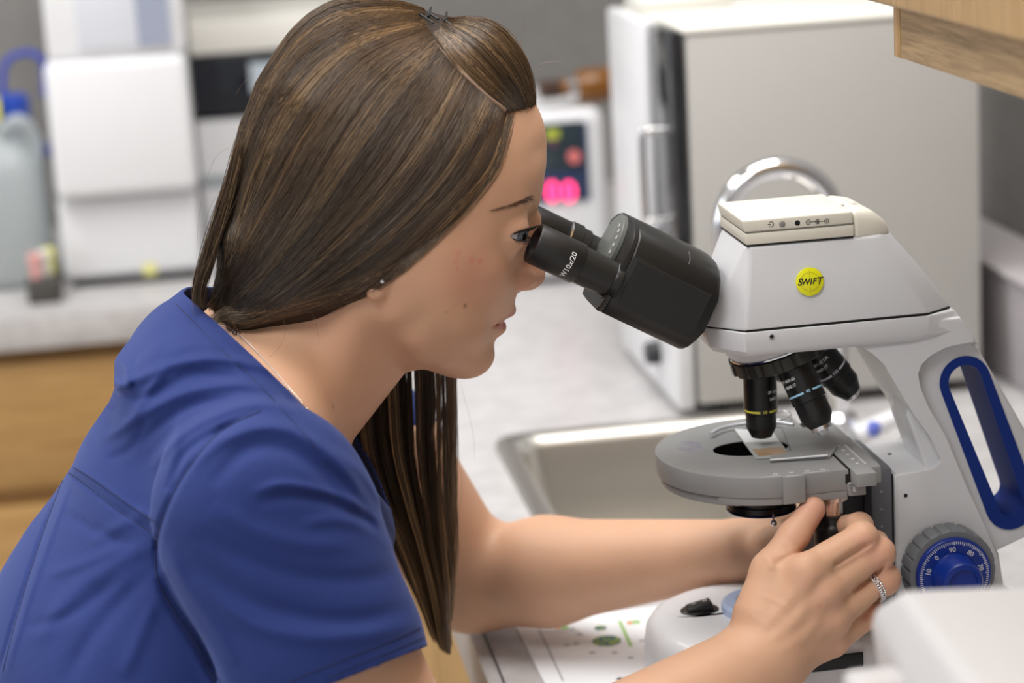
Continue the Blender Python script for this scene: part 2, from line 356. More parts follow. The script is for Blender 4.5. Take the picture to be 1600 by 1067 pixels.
p = onY(405, 120, BYY); box('screen_reflection', (p[0] - .012, BYY - .0055, p[2] - .02), (p[0] + .03, BYY - .0045, p[2] + .02), mat('reflection_pale', (.55, .62, .68), .3), t)  # pale box paints a reflection onto the black screen
# ---- carboy with blue cap and tubing
JY = 3.0
jx1 = X(69, 330, JY); jx0 = jx1 - .15; jm = (jx0 + jx1) / 2
t = thing('carboy', 'translucent plastic carboy with a blue cap at the left edge', 'jug', (jm, JY + .07, TOP))
jb = Z(30, 462, JY); jt = Z(30, 250, JY)
M_jug = mat('translucent_plastic', (.66, .71, .73), .35, trans=.55)
bm = bmesh.new(); rings = []
for z, ins, r in ((TOP, .012, .02), (TOP + .012, 0, .03), (jt - .02, 0, .03), (jt + .01, .008, .04), (jt + .03, .03, .035), (jt + .045, .05, .02), (jt + .06, .052, .02)):
    rings.append([(a, b, z) for a, b in rrect(jx0 + ins, jx1 - ins, JY + ins, JY + .15 - ins, r)])
R = loft_rings(rings, bm); bm.faces.new(R[-1]); bm.faces.new(R[0])
bm_obj('body', bm, M_jug, t, 50)
box('liquid', (jx0 + .006, JY + .006, TOP + .006), (jx1 - .006, JY + .144, TOP + .05), mat('milky_liquid', (.86, .86, .78), .4), t, .01, 3)
hx = jx1 - .012
tube('handle', smooth_path([(jx1 - .045, JY + .03, jt + .035), (jx1 - .02, JY + .02, jt + .048), (jx1 - .004, JY + .03, jt + .02), (jx1 - .006, JY + .03, jt - .02)], 5), .009, M_jug, t)
M_blue = mat('blue_plastic', (.02, .07, .45), .35)
cp = onY(14, 182, JY + .05)
lathe('cap', (cp[0], JY + .075, jt + .045), (0, 0, 1), [(0, .026), (.028, .026), (.031, .022)], M_blue, t, 32)
box('cap_tag', (cp[0] - .03, JY + .040, jt + .048), (cp[0] - .010, JY + .047, jt + .078), mat('bright_yellow', (.8, .75, .03), .5), t)
tp = [onY(6, 158, JY + .075), onY(4, 118, JY + .078), onY(14, 92, JY + .08), onY(42, 82, JY + .08), onY(60, 88, JY + .07), onY(69, 104, JY + .07), onY(70, 150, JY + .07)]
tube('tube', smooth_path(tp, 5), .0042, mat('tube_blue', (.03, .06, .42), .4), t)
p = onY(72, 240, JY + .1); t2 = lathe('tube_connector', (p[0] - .01, JY + .13, p[2]), (1, 0, 0), [(0, .006), (.006, .009), (.02, .009), (.024, .006), (.04, .006)], MATS['tube_blue'], None, 20); tag(t2, 'small blue connector between the carboy and the analyzer', 'connector')
t = thing('sample_rack', 'dark tray of small capped vials beside the carboy', 'rack', (X(78, 420, 2.93), 2.95, TOP))
rx = X(78, 420, 2.92)
box('tray', (rx - .03, 2.90, TOP), (rx + .012, 2.965, TOP + .03), mat('dark_rack', (.06, .055, .05), .6), t, .004)
for dx, dy, c, nm in ((-.018, .0, (.7, .35, .33), 'pink_cap'), (-.002, .03, (.7, .7, .15), 'lime_cap'), (-.008, .015, (.75, .72, .7), 'pale_cap')):
    lathe('vial', (rx + dx, 2.92 + dy, TOP + .0305), (0, 0, 1), [(0, .007), (.018, .007), (.020, .0085), (.030, .0085), (.032, .006)], mat(nm, c, .5), t, 20)
# ---- wall cabinet over the right counter, faces left
cz0 = CAM[2] - .17
f = (onX(1397, 88, 1) - CAM); s = -.17 / f[2]; cab = CAM + f * s     # far lower corner of its frame
X0, Y1 = cab[0], cab[1]
t = thing('wall_cabinet', 'oak wall cabinet with an overlaid door, upper right above the counter', 'cabinet', (X0 + .15, Y1 - .2, cz0))
box('carcass', (X0 + .021, .45, cz0 + .012), (WX, Y1 - .003, cz0 + .7), M_oak_v, t)
box('rail', (X0, .45, cz0), (X0 + .02, Y1 - .0125, cz0 + .045), M_oak_y, t, .001)
box('stile', (X0 - .0002, Y1 - .012, cz0 - .0002), (X0 + .02, Y1, cz0 + .7), M_oak_v, t, .001)
d0 = onX(1376, 8, X0 - .02)
box('door', (X0 - .02, .5, d0[2]), (X0 - .001, Y1 - .001 + .006, cz0 + .68), M_oak_v, t, .003, 3)
# ---- tub on the right counter behind the microscope grip
p = onY(1572, 500, 2.2)
t = thing('storage_bin', 'grey plastic bin against the right wall beyond the microscope grip', 'bin', (WX - .05, 2.2, TOP))
bm = bmesh.new(); bm_hexa(bm, [(.79, 2.0, TOP), (.85, 2.0, TOP), (.85, 2.4, TOP), (.79, 2.4, TOP), (.785, 1.98, TOP + .11), (.855, 1.98, TOP + .11), (.855, 2.42, TOP + .11), (.785, 2.42, TOP + .11)], .006)
bm_obj('tub', bm, mat('mauve_grey', (.42, .39, .40), .5), t)
box('rim', (.778, 1.97, TOP + .1105), (.857, 2.43, TOP + .118), MATS['mauve_grey'], t, .003)
# ---- printed sheets under the arm
ps = []
c = [onZ(808, 984, TOP), onZ(1100, 955, TOP)]
t0 = onZ(808, 984, TOP); t1 = onZ(850, 1067, TOP)
t = thing('printed_sheet', 'white printed sheet with green cell pictures under the left forearm', 'paper', (t0[0] + .1, t0[1] - .1, TOP))
dx_ = np.array([1, 0.05, 0]); dy_ = (t0 - t1) / np.linalg.norm(t0 - t1)
A = t0 + dy_ * .01; W_, H_ = .28, .216
q = [A - dy_ * H_, A - dy_ * H_ + dx_ * W_, A + dx_ * W_, A]
bm = bmesh.new(); bm_hexa(bm, [np.array([*v[:2], TOP + .0004]) for v in q] + [np.array([*v[:2], TOP + .0010]) for v in q])
bm_obj('page', bm, mat('paper', (.88, .90, .93), .6), t)
M_ink = mat('grey_ink', (.3, .3, .33), .7); M_gr = noise_mix(mat('green_cell_print', (.1, .3, .1), .6), (.03, .10, .22), (.35, .50, .10), 260, 2); M_gl = mat('green_print', (.30, .55, .12), .6); M_or = mat('orange_print', (.75, .3, .08), .6)
def blot(nm, px, py, rx, ry, m):
    c = onZ(px, py, TOP + .0012); bm = bmesh.new()
    vs = [[bm.verts.new((c[0] + rx * math.cos(a), c[1] + ry * math.sin(a), TOP + z)) for a in np.linspace(0, 2 * math.pi, 20, endpoint=False)] for z in (.0011, .0013)]
    bm.faces.new(vs[1]); bm.faces.new(vs[0][::-1])
    for k in range(20): bm.faces.new([vs[0][k], vs[0][(k + 1) % 20], vs[1][(k + 1) % 20], vs[1][k]])
    bm_obj(nm, bm, m, t)
blot('cell_picture', 948, 1001, .0105, .0105, M_gr); blot('cell_picture', 938, 981, .0045, .005, M_gr)
def bar(nm, a, b, wd, m):
    a = onZ(*a, TOP); b = onZ(*b, TOP); d = (b - a) / np.linalg.norm(b - a); n = np.array([-d[1], d[0], 0]) * wd / 2
    bm = bmesh.new(); q = [a - n, b - n, b + n, a + n]
    bm_hexa(bm, [np.array([*v[:2], TOP + .0011]) for v in q] + [np.array([*v[:2], TOP + .0013]) for v in q]); bm_obj(nm, bm, m, t)
bar('orange_mark', (868, 983), (876, 983), .005, M_or); bar('green_mark', (877, 983), (888, 983), .006, M_gl); bar('orange_mark', (980, 975), (988, 975), .006, M_or); bar('green_mark', (988, 974), (1000, 974), .006, M_gl)
bar('green_line', (968, 972), (986, 1012), .0022, M_gl); bar('column_rule', (842, 985), (880, 1066), .0009, M_ink); bar('column_rule', (848, 990), (905, 988), .0006, M_ink)
for px, py in ((886, 1010), (900, 1008), (905, 993), (893, 985), (1003, 1003), (925, 1022), (960, 1022), (985, 1030)): bar('caption', (px - 4, py), (px + 5, py), .0022, M_ink)
bar('dark_corner_print', (966, 1062), (985, 1070), .004, M_dark)
# ---- blurred white housing in the foreground
t = thing('white_housing', 'blurred white rounded plastic housing close in the lower right corner', 'instrument', onY(1500, 1200, .86))
def PD(px, py, d): return CAM + ray(px, py) * d
DF = .98
pts = [PD(1395, 915, DF + .02), PD(1640, 905, DF + .02)]
top = [PD(1362, 952, DF - .03), PD(1490, 1110, DF - .22), PD(1800, 1090, DF - .22), PD(1400, 912, DF + .03), PD(1760, 900, DF + .03)]
zt = onY(1400, 915, .93)[2]
def fr(pts, z): return [onZ(a, b_, z) for a, b_ in pts]
r0_ = fr(((1404, 921), (1526, 1085), (2000, 1060), (1900, 900)), zt)
r1_ = fr(((1356, 952), (1434, 1105), (2000, 1110), (1900, 925)), zt - .022)
r2_ = [v + np.array([.004, 0, -.03]) for v in r1_]; r3_ = [v + np.array([.012, .006, -.13]) for v in r1_]
bm = bmesh.new(); R = [[bm.verts.new(tuple(v)) for v in r] for r in (r3_, r2_, r1_, r0_)]
for a_, c_ in zip(R, R[1:]):
    for k in range(4): bm.faces.new([a_[k], a_[(k + 1) % 4], c_[(k + 1) % 4], c_[k]])
bm.faces.new(R[-1]); bm.faces.new(R[0][::-1])
bmesh.ops.bevel(bm, geom=list(bm.edges), offset=.006, segments=4, profile=.5, affect='EDGES', clamp_overlap=True)
bm_obj('housing', bm, mat('putty_plastic', (.50, .485, .485), .5), t, 60)
t = thing('white_clip', 'small blurred white plastic piece below the large white housing', 'plastic piece', PD(1370, 1075, 1.0))
c = PD(1372, 1085, .98); box('block', (c[0] - .013, c[1] - .012, c[2] - .05), (c[0] + .013, c[1] + .012, c[2] + .009), MATS['putty_plastic'], t, .005, 3)
# ================================================================== the microscope (millimetres: x to the right, h towards the camera side, z above the counter)
M_lab = mat('pale_grey_enamel', (.68, .68, .70), .36, coat=.2)
M_lab2 = mat('recess_grey', (.42, .41, .42), .5)
M_stage = noise_mix(mat('stage_grey', (.29, .29, .29), .42), (.275, .275, .275), (.305, .305, .30), 25)
M_slate = mat('slate_casting', (.15, .155, .175), .45)
M_blk = mat('black_enamel', (.010, .010, .010), .30)
M_blk2 = mat('black_satin', (.017, .0165, .016), .40)
M_cream = mat('cream_plastic', (.80, .76, .66), .42)
M_ink2 = mat('black_print', (.02, .02, .02), .5)
M_wprint = mat('white_print', (.85, .85, .85), .5)
M_bluep = mat('royal_blue_plastic', (.006, .028, .24), .28)
M_glass = mat('clear_glass', (.9, .93, .93), .03, trans=.85)
def S(x, h, z): return np.array([x / 1000, YS - h / 1000, TOP + z / 1000])
def SD(x, h, z): v = np.array([x, -h, z], float); return v / np.linalg.norm(v)
MS = thing('microscope', 'light grey and black compound microscope standing on the counter in front of the person', 'microscope', S(400, 0, 0))
def holes_prism(bm, poly, holes, y0, y1, bev=0, seg=3):
    loops = []
    for pl in [poly] + list(holes):
        vs = [bm.verts.new((a, y0, b)) for a, b in pl]
        loops.append((vs, [bm.edges.new((vs[i], vs[(i + 1) % len(vs)])) for i in range(len(vs))]))
    r = bmesh.ops.triangle_fill(bm, use_beauty=True, use_dissolve=False, edges=[e for _, es in loops for e in es])
    cap = [f for f in r['geom'] if isinstance(f, bmesh.types.BMFace)]
    mp = {}
    for vs, _ in loops:
        for v in vs: mp[v] = bm.verts.new((v.co.x, y1, v.co.z))
    for f in cap: bm.faces.new([mp[v] for v in reversed(f.verts)])
    for vs, _ in loops:
        n = len(vs)
        for i in range(n): bm.faces.new([vs[i], vs[(i + 1) % n], mp[vs[(i + 1) % n]], mp[vs[i]]])
    if bev:
        es = [e for vs, ee in loops for e in ee] + [bm.edges.get((mp[vs[i]], mp[vs[(i + 1) % len(vs)]])) for vs, _ in loops for i in range(len(vs))]
        bmesh.ops.recalc_face_normals(bm, faces=bm.faces)
        bmesh.ops.bevel(bm, geom=[e for e in es if e], offset=bev, segments=seg, profile=.5, affect='EDGES', clamp_overlap=True)
    return bm
def xz(pts): return [(x / 1000, TOP + z / 1000) for x, z in pts]
def hy(h): return YS - h / 1000
def loft(bm, rings, bev=0, seg=2, caps=True):
    R = [[bm.verts.new(tuple(map(float, p))) for p in r] for r in rings]; n = len(R[0]); fs = []
    for a, b in zip(R, R[1:]):
        for k in range(n): fs.append(bm.faces.new([a[k], a[(k + 1) % n], b[(k + 1) % n], b[k]]))
    if caps: fs.append(bm.faces.new(R[0][::-1])); fs.append(bm.faces.new(R[-1]))
    if bev:
        es = set(bm.faces[-1].edges) if False else {e for f in fs[-2:] for e in f.edges}
        es |= {bm.edges.get((a[k], b[k])) for a, b in zip(R, R[1:]) for k in range(n)}
        bmesh.ops.bevel(bm, geom=list(es), offset=bev, segments=seg, profile=.5, affect='EDGES', clamp_overlap=True)
    return bm
def plan(z, f, a, c, b, e, be, k, ke):
    """front x f half-width a, corner x c half-width b, rear x e half-width be, back x k half-width ke"""
    return [S(f, -a, z), S(f, a, z), S(c, b, z), S(e, be, z), S(k, ke, z), S(k, -ke, z), S(e, -be, z), S(c, -b, z)]
bm = loft(bmesh.new(), [plan(266.9, 314, 20, 334, 42, 452, 40, 471, 27), plan(292, 325.5, 25, 338, 37.5, 437, 36.5, 453.5, 26), plan(318, 338, 29, 341, 33, 422, 32, 432.5, 25)], 2.2e-3, 3)
HD = bm_obj('head_housing', bm, M_lab, MS, 30)
bm = loft(bmesh.new(), [plan(250, 319, 18, 335, 40, 440, 37.5, 481, 33), plan(254, 316, 20, 333.5, 42.3, 452, 39.2, 479.5, 34), plan(266.2, 313.8, 20, 333, 42.6, 453, 40.2, 472, 30)], 1.2e-3, 2)
AH = bm_obj('arm_head', bm, M_lab, MS, 30)
bm_obj('seam', loft(bmesh.new(), [plan(z, 316, 19, 335, 41.3, 451, 39.4, 470, 27) for z in (265.5, 267.6)]), M_black, HD)
# nose cone: round casting under the arm head, cut on a slant
be = math.radians(19); ax = SD(math.sin(be), 0, -math.cos(be)); N0 = S(369, 0, 240)
_, nu, nv = frame_of(ax)
bm = bmesh.new(); rings = []
for t, rr in ((0, .0325), (.004, .0345), (.010, .0355)):
    rings.append([N0 - ax * (.010 + t) + (nu * math.cos(a) + nv * math.sin(a)) * rr for a in np.linspace(0, 2 * math.pi, 40, endpoint=False)])
tp = []
for a in np.linspace(0, 2 * math.pi, 40, endpoint=False):
    p = N0 + (nu * math.cos(a) + nv * math.sin(a)) * .040; tp.append(np.array([p[0] + .001, p[1], TOP + .2515]))
rings.append(tp)
bm_obj('nose_cone', loft(bm, rings, caps=True), M_lab, MS, 40)
p = onY(1205, 526, hy(42.6)); sc = lathe('screw', (p[0], hy(42.2), p[2]), (0, -1, 0), [(0, .0019), (.0007, .0019), (.0008, .0013), (.0003, .0012)], M_chrome, MS, 20)
lathe('socket', (p[0] + .0002, hy(42.9), p[2]), (0, -1, 0), [(0, .0010), (.0002, .0010)], M_black, sc, 12)
# arm casting
inner = [(404, 250), (412, 248.8), (418, 244.8), (424, 236), (442.3, 202.2), (452.7, 186.7), (460.5, 173.5), (461.5, 168.5), (459, 165.3), (454, 164.6), (431, 164), (429.3, 162)]
rec = [(452.8, 240.5), (446.5, 235), (444, 228), (445.5, 219), (452, 206), (463, 186), (477, 150), (489, 118), (498, 103.5), (500.5, 84), (505, 30)]
outer_top = [(470, 258), (479, 253), (483.5, 244.5), (474, 246.5), (463, 245)]
poly = inner + [(429.3, 20)] + rec[::-1] + [(463, 245)][:1] + [(474, 246.5), (485.5, 243), (481, 252), (474, 262), (404, 262)]
bm = bm_prism(bmesh.new(), xz(poly), hy(36), hy(-36), 1.6e-3, 3)
ARM = bm_obj('arm', bm, M_lab, MS, 35)
for a, b, h, nm in ((1415, 774, 36, 'pin_hole'),):
    p = onY(a, b, hy(h)); lathe(nm, (p[0], hy(35.8), p[2]), (0, -1, 0), [(0, .0013), (.0005, .0013)], M_black, ARM, 14)
p = onZ(1390, 709, TOP + .1645); lathe('pin_hole', (p[0], p[1], TOP + .1642), (0, 0, 1), [(0, .0014), (.0004, .0014)], M_black, ARM, 14)
# carrying grip with the blue loop
def stadium(c0, r0, c1, r1, n=14):
    c0, c1 = np.array(c0, float), np.array(c1, float); d = c1 - c0; L = np.linalg.norm(d); d /= L; a0 = math.atan2(d[1], d[0]); k = math.asin((r0 - r1) / L)
    o = [c0 + r0 * np.array([math.cos(a), math.sin(a)]) for a in np.linspace(a0 + math.pi / 2 - k, a0 + 3 * math.pi / 2 + k, n)]
    o += [c1 + r1 * np.array([math.cos(a), math.sin(a)]) for a in np.linspace(a0 - math.pi / 2 + k, a0 + math.pi / 2 - k, n)]
    return [tuple(v) for v in o]
c0, c1 = (478.5, 218.5), (508.5, 134)
gp = [(452, 246), (483, 246.5), (488.5, 238), (499, 219), (512, 195), (528, 165), (540, 140), (543, 126), (536, 116), (517, 109.5), (497, 102), (470, 110), (440, 200)]
bm = holes_prism(bmesh.new(), xz(gp), [xz(stadium(c0, 13.0, c1, 13.0))], hy(29), hy(-12), 2.0e-3)
GR = bm_obj('grip', bm, M_lab, MS, 35)
so, si = None, stadium(c0, 11.0, c1, 8.4)
bm = bmesh.new()
bm_prism(bm, xz(stadium(c0, 16.6, c1, 17.0)), hy(30.2), hy(-13.2), 0, 2, [xz(si)])
bm_obj('blue_loop', bm, mat('blue_rubber', (.008, .030, .20), .6, spec=.2), GR, 35)
# focus carriage
FC = bm_obj('focus_carriage', bm_box(bmesh.new(), (S(414, 0, 0)[0], hy(35), TOP + .03), (S(428, 0, 0)[0], hy(-34), TOP + .1685), .002), M_slate, MS)
bm = bmesh.new(); bm_box(bm, (S(418.5, 0, 0)[0], hy(34.9), TOP + .1645), (S(421, 0, 0)[0], hy(-34), TOP + .1712), .0008)
bm_obj('guide_rail', bm, mat('rail_steel', (.45, .45, .48), .3, .8), FC)
bm_obj('gap', bm_box(bmesh.new(), (S(428.1, 0, 0)[0], hy(33), TOP + .03), (S(429.2, 0, 0)[0], hy(-33), TOP + .163)), M_black, FC)
for k in range(6): lathe('rivet', S(420.5, 34.9, 153 - k * 11.5), (0, -1, 0), [(0, .0009), (.0006, .0007)], mat('rivet_steel', (.4, .4, .42), .4, .6), FC, 10)
bm_obj('bracket', bm_box(bmesh.new(), (S(382, 0, 0)[0], hy(21), TOP + .096), (S(413.6, 0, 0)[0], hy(-21), TOP + .1622), .0015), mat('dark_slate', (.06, .06, .07), .5), MS)
# ---- stage
def arc(cx, cy, r, a0, a1, n): return [(cx + r * math.cos(math.radians(a)), cy + r * math.sin(math.radians(a))) for a in np.linspace(a0, a1, n)]
sp = arc(352, 0, 68, 96, 264, 44) + [(372, -69), (390, -66), (390, 66.5), (352, 67)]
def stage_plate(z0, z1, outline, hole, bev):
    bm = bmesh.new(); loops = []
    for pl in [outline] + ([hole] if hole else []):
        vs = [bm.verts.new(tuple(S(a, b, z1))) for a, b in pl]; loops.append((vs, [bm.edges.new((vs[i], vs[(i + 1) % len(vs)])) for i in range(len(vs))]))
    r = bmesh.ops.triangle_fill(bm, use_beauty=True, edges=[e for _, es in loops for e in es])
    cap = [f for f in r['geom'] if isinstance(f, bmesh.types.BMFace)]; mp = {}
    for vs, _ in loops:
        for v in vs: mp[v] = bm.verts.new((v.co.x, v.co.y, TOP + z0 / 1000))
    for f in cap: bm.faces.new([mp[v] for v in reversed(f.verts)])
    for vs, _ in loops:
        n = len(vs)
        for i in range(n): bm.faces.new([vs[i], vs[(i + 1) % n], mp[vs[(i + 1) % n]], mp[vs[i]]])
    bmesh.ops.recalc_face_normals(bm, faces=bm.faces)
    if bev: bmesh.ops.bevel(bm, geom=loops[0][1] + [bm.edges.get((mp[loops[0][0][i]], mp[loops[0][0][(i + 1) % len(loops[0][0])]])) for i in range(len(loops[0][0]))], offset=bev, segments=2, profile=.5, affect='EDGES', clamp_overlap=True)
    return bm
hole = [(345 + (24.5 * math.cos(a)), 1 + 17 * math.sin(a)) for a in np.linspace(0, 2 * math.pi, 36, endpoint=False)]
ST = bm_obj('stage', stage_plate(166.5, 180, sp, hole, 7e-4), M_stage, MS, 30)
bm_obj('under_plate', stage_plate(160.5, 166.2, arc(352, 0, 65.5, 118, 244, 30) + [(388, -60), (388, 60)], [(a, b) for a, b in hole], 5e-4), M_stage, ST, 30)
bm_obj('front_rib', stage_plate(161.5, 167, arc(352, 0, 67, 97, 128, 8)[::-1] + [(352, 66), (389, 66), (389, 40), (330, 40)][0:4], None, 3e-4), M_stage, ST, 30)
st_m = noise_mix(mat('violet_stain', (.2, .19, .23), .45), (.29, .29, .295), (.23, .22, .275), 120, 3)
bm = bmesh.new(); R_ = [[bm.verts.new(tuple(S(345 + k * 24.5 * math.cos(a), 1 + k * 17 * math.sin(a), z))) for a in np.linspace(0, 2 * math.pi, 36, endpoint=False)] for z, k in ((160.9, .985), (179.6, .985), (179.6, .999), (160.9, .999))]
for a_, b_ in zip(R_, R_[1:] + R_[:1]):
    for k in range(36): bm.faces.new([a_[k], a_[(k + 1) % 36], b_[(k + 1) % 36], b_[k]])
bm_obj('opening_liner', bm, mat('matte_black', (.006, .006, .006), .9, spec=.05), ST, 60)
bl = [(300, -18), (305, -27), (312, -28), (317, -22), (316, -12), (317, -4), (312, 0), (307, -3), (303, -8)]
bm_obj('stain', stage_plate(180.0, 180.06, [tuple(v) for v in smooth_path(np.array([(a, b, 0) for a, b in bl]), 4, True)[:, :2]], None, 0), st_m, ST)
bm_obj('vernier_block', bm_box(bmesh.new(), (S(347.5, 0, 0)[0], hy(70.5), TOP + .1625), (S(361.5, 0, 0)[0], hy(64), TOP + .1803), .0006), M_stage, ST)
bm = bmesh.new()
for k in range(60):
    x = 335 + k * .72; L = 1.5 if k % 10 == 0 else (1.2 if k % 5 == 0 else .8)
    bm_box(bm, tuple(S(x, 65.6, 180.02)), tuple(S(x + .30, 65.6 - L, 180.12)))
for k in range(14): bm_box(bm, tuple(S(350 + k * .65, 70.0, 180.32)), tuple(S(350.22 + k * .65, 68.9, 180.42)))
bm_obj('scale_marks', bm, M_wprint, ST)
for i, s in enumerate(('70', '60', '50', '40')): text('scale_number', s, S(345 + i * 10, 61.8, 180.12), (1, 0, 0), (0, 1, 0), .0032, M_wprint, ST, .0001)
# sliding y bar on the right
sb = bmesh.new()
bm_box(sb, tuple(S(391.2, 80, 172)), tuple(S(404, -44, 180.6)), .0006); bm_box(sb, tuple(S(389.2, 70, 163.6)), tuple(S(400, -40, 171.8)), .0005)
SB = bm_obj('slide_bar', sb, M_stage, ST, 30)
bm_obj('outer_rail', bm_box(bmesh.new(), tuple(S(404.5, 62, 168)), tuple(S(412.5, -46, 178.6)), .0006), M_stage, ST, 30)
bm = bmesh.new(); bm_box(bm, tuple(S(390.1, 66.5, 166.4)), tuple(S(391.1, -44, 180.1))); bm_box(bm, tuple(S(388.0, 66.9, 171)), tuple(S(391.2, 66.2, 177)))
bm_obj('groove', bm, M_black, ST)
bm_obj('bright_guide', bm_box(bmesh.new(), tuple(S(389.3, 78, 169)), tuple(S(391.6, 66.8, 171.7)), .0004), mat('guide_steel', (.6, .6, .6), .25, .9), SB)
bm = bmesh.new()
for k in range(40): bm_box(bm, tuple(S(402.2, 60 - k * 1.1, 180.62)), tuple(S(403.6 if k % 5 else 404, 59.7 - k * 1.1, 180.72)))
bm_obj('scale_marks', bm, M_wprint, SB)
for i, s in enumerate(('30', '40', '50', '60', '70')): text('scale_number', s, S(398.5, 58 - i * 10, 180.7), (0, 1, 0), (-1, 0, 0), .0028, M_wprint, SB, .0001)
# slide holder, spring arm
hold = [(1203, 719), (1297, 713.5), (1309, 697), (1287, 669), (1222, 668), (1237, 705), (1203, 714)]
hp_ = [onZ(a, b, TOP + .1815) for a, b in hold]
bm = bmesh.new(); bmv = [[bm.verts.new((v[0], v[1], TOP + z)) for v in hp_] for z in (.1802, .1817)]
bm.faces.new(bmv[0][::-1]); bm.faces.new(bmv[1])
for k in range(len(hp_)): bm.faces.new([bmv[0][k], bmv[0][(k + 1) % len(hp_)], bmv[1][(k + 1) % len(hp_)], bmv[1][k]])
SH = bm_obj('slide_holder', bm, M_stage, ST, 30)
def zpath(pts, z): return [onZ(a, b, TOP + z) for a, b in pts]
M_edge = mat('bright_edge', (.80, .82, .86), .35, .4)
tube('holder_edge', smooth_path(zpath([(1203, 718.5), (1258, 714.5)], .1822), 2), .0007, M_edge, SH, 8)
tube('holder_edge', smooth_path(zpath([(1258, 714), (1293, 711.5)], .1826), 2), .0008, M_edge, SH, 8)
tube('spring_arm', smooth_path(zpath([(1110, 678), (1124, 670), (1150, 664), (1180, 661), (1215, 660), (1240, 664)], .183), 5), .0013, M_edge, SH, 8)
tube('spring_loop', smooth_path(zpath([(1205, 651), (1215, 645), (1230, 643), (1236, 648), (1228, 654), (1212, 656)], .183), 5, True), .0007, M_chrome, SH, 8, True)
# condenser
CO = lathe('condenser', S(350, 4, 160.3), (0, 0, -1), [(0, .026), (.006, .026), (.0065, .024), (.012, .024), (.0122, .020), (.0145, .0205), (.015, .0218), (.0185, .0222), (.0195, .0212), (.0196, .012), (.016, .011)], M_blk, MS, 48)
lathe('condenser_top', S(350, 2, 160.6), (0, 0, -1), [(0, .0255), (.0004, .0255)], mat('matte_black', (.006, .006, .006), .9, spec=.05), CO, 40)
bm_obj('condenser_arm', bm_box(bmesh.new(), tuple(S(352, 15, 150.5)), tuple(S(381, -15, 159.8)), .001), M_blk, MS)
lathe('iris_lever', S(352, 25.5, 142.5), (.0, -.3, -1), [(0, .0007), (.004, .0007)], M_chrome, CO, 10)
bm = bm_lathe(bmesh.new(), S(352, 26.7, 138.8), (0, 0, -1), [(.0022 * (1 - math.cos(a)) , .0022 * math.sin(a)) for a in np.linspace(.05, math.pi - .05, 10)], 16); bm_obj('lever_ball', bm, M_chrome, CO, 60)
lathe('disc_reflection', S(350, 4, 141.0), (0, 0, -1), [(0, .0226), (.0008, .0226)], mat('reflection_blue', (.02, .04, .16), .08, .4), CO, 48)  # thin disc that paints a blue reflection on the lower condenser
# stage control under the right front corner
kx = onY(1300, 800, hy(52))
SCN = lathe('stage_control', (kx[0], hy(52), TOP + .1605), (0, 0, -1), [(0, .0095), (.003, .0095), (.0032, .0065), (.013, .0065)], mat('knurled_steel', (.7, .62, .58), .22, 1), ST, 40, wob=lambda a, t: 1 + .05 * (1 if math.sin(a * 20) > 0 else 0))
lathe('collar', (kx[0], hy(52), TOP + .1475), (0, 0, -1), [(0, .0085), (.004, .0088), (.005, .0095)], M_blk, SCN, 40)
lathe('rubber_knob', (kx[0], hy(52), TOP + .1425), (0, 0, -1), [(0, .0100), (.001, .0112), (.003, .0118), (.028, .0118), (.030, .0105), (.036, .0105)], mat('black_rubber', (.016, .016, .016), .32), SCN, 40)
# ---- nosepiece and objectives
NP = lathe('nosepiece', N0 - ax * .0085, ax, [(0, .030), (.0006, .0335), (.0085, .0340), (.010, .0325), (.012, .026), (.0125, .015)], mat('olive_black', (.022, .022, .018), .36), MS, 144, wob=lambda a, t: 1 + (.034 if math.cos(a * 18) > -.35 else 0) * (1 if .0005 < t < .0093 else 0))
lathe('bright_ring', N0 - ax * .0098, ax, [(0, .0330), (.0009, .0332)], M_chrome, NP, 64)
inpl = -np.cross(ax, np.array([0, 1., 0])); inpl /= np.linalg.norm(inpl)
if inpl[0] > 0: inpl = -inpl
def text_cyl(nm, s, p, d, ang, t, r, size, m, parent, up=1):
    """lettering wrapped on a cylinder about the axis p + d t; ang is measured from the camera side"""
    d = np.asarray(d); cu = bpy.data.curves.new(nm, 'FONT'); cu.body = s; cu.size = size; cu.align_x = 'CENTER'; cu.align_y = 'CENTER'; cu.extrude = .00005; cu.resolution_u = 2; cu.offset = size * .01
    to = bpy.data.objects.new(nm, cu); COL.objects.link(to); bpy.context.view_layer.update()
    me = bpy.data.meshes.new_from_object(to.evaluated_get(bpy.context.evaluated_depsgraph_get())); bpy.data.objects.remove(to)
    co = np.empty(len(me.vertices) * 3); me.vertices.foreach_get('co', co); co = co.reshape(-1, 3)
    fs = [list(q.vertices) for q in me.polygons]; bpy.data.meshes.remove(me)
    f0 = np.array([0, -1., 0]); f0 -= d * (f0 @ d); f0 /= np.linalg.norm(f0)
    u = -d * up; e = np.cross(u, f0)          # reading direction
    a = ang + co[:, 0] / r; rr = r + .0001 + co[:, 2]
    W = p + d * t + u * co[:, 1:2] + (f0 * np.cos(a)[:, None] + e * np.sin(a)[:, None]) * rr[:, None]
    return mk(nm, W, fs, m, parent)
def band(nm, p, d, t, w_, r, a0, a1, m, parent):
    d = np.asarray(d); f0 = np.array([0, -1., 0]); f0 -= d * (f0 @ d); f0 /= np.linalg.norm(f0); e = np.cross(-d, f0)
    bm = bmesh.new(); prev = None
    for a in np.linspace(a0, a1, 24):
        o = f0 * math.cos(a) + e * math.sin(a); c = [bm.verts.new(tuple(p + d * (t + dt) + o * (r + dr))) for dt, dr in ((0, -.0002), (0, .00012), (w_, .00012), (w_, -.0002))]
        if prev:
            for k in range(4): bm.faces.new([prev[k], prev[(k + 1) % 4], c[(k + 1) % 4], c[k]])
        prev = c
    return bm_obj(nm, bm, m, parent, 60)
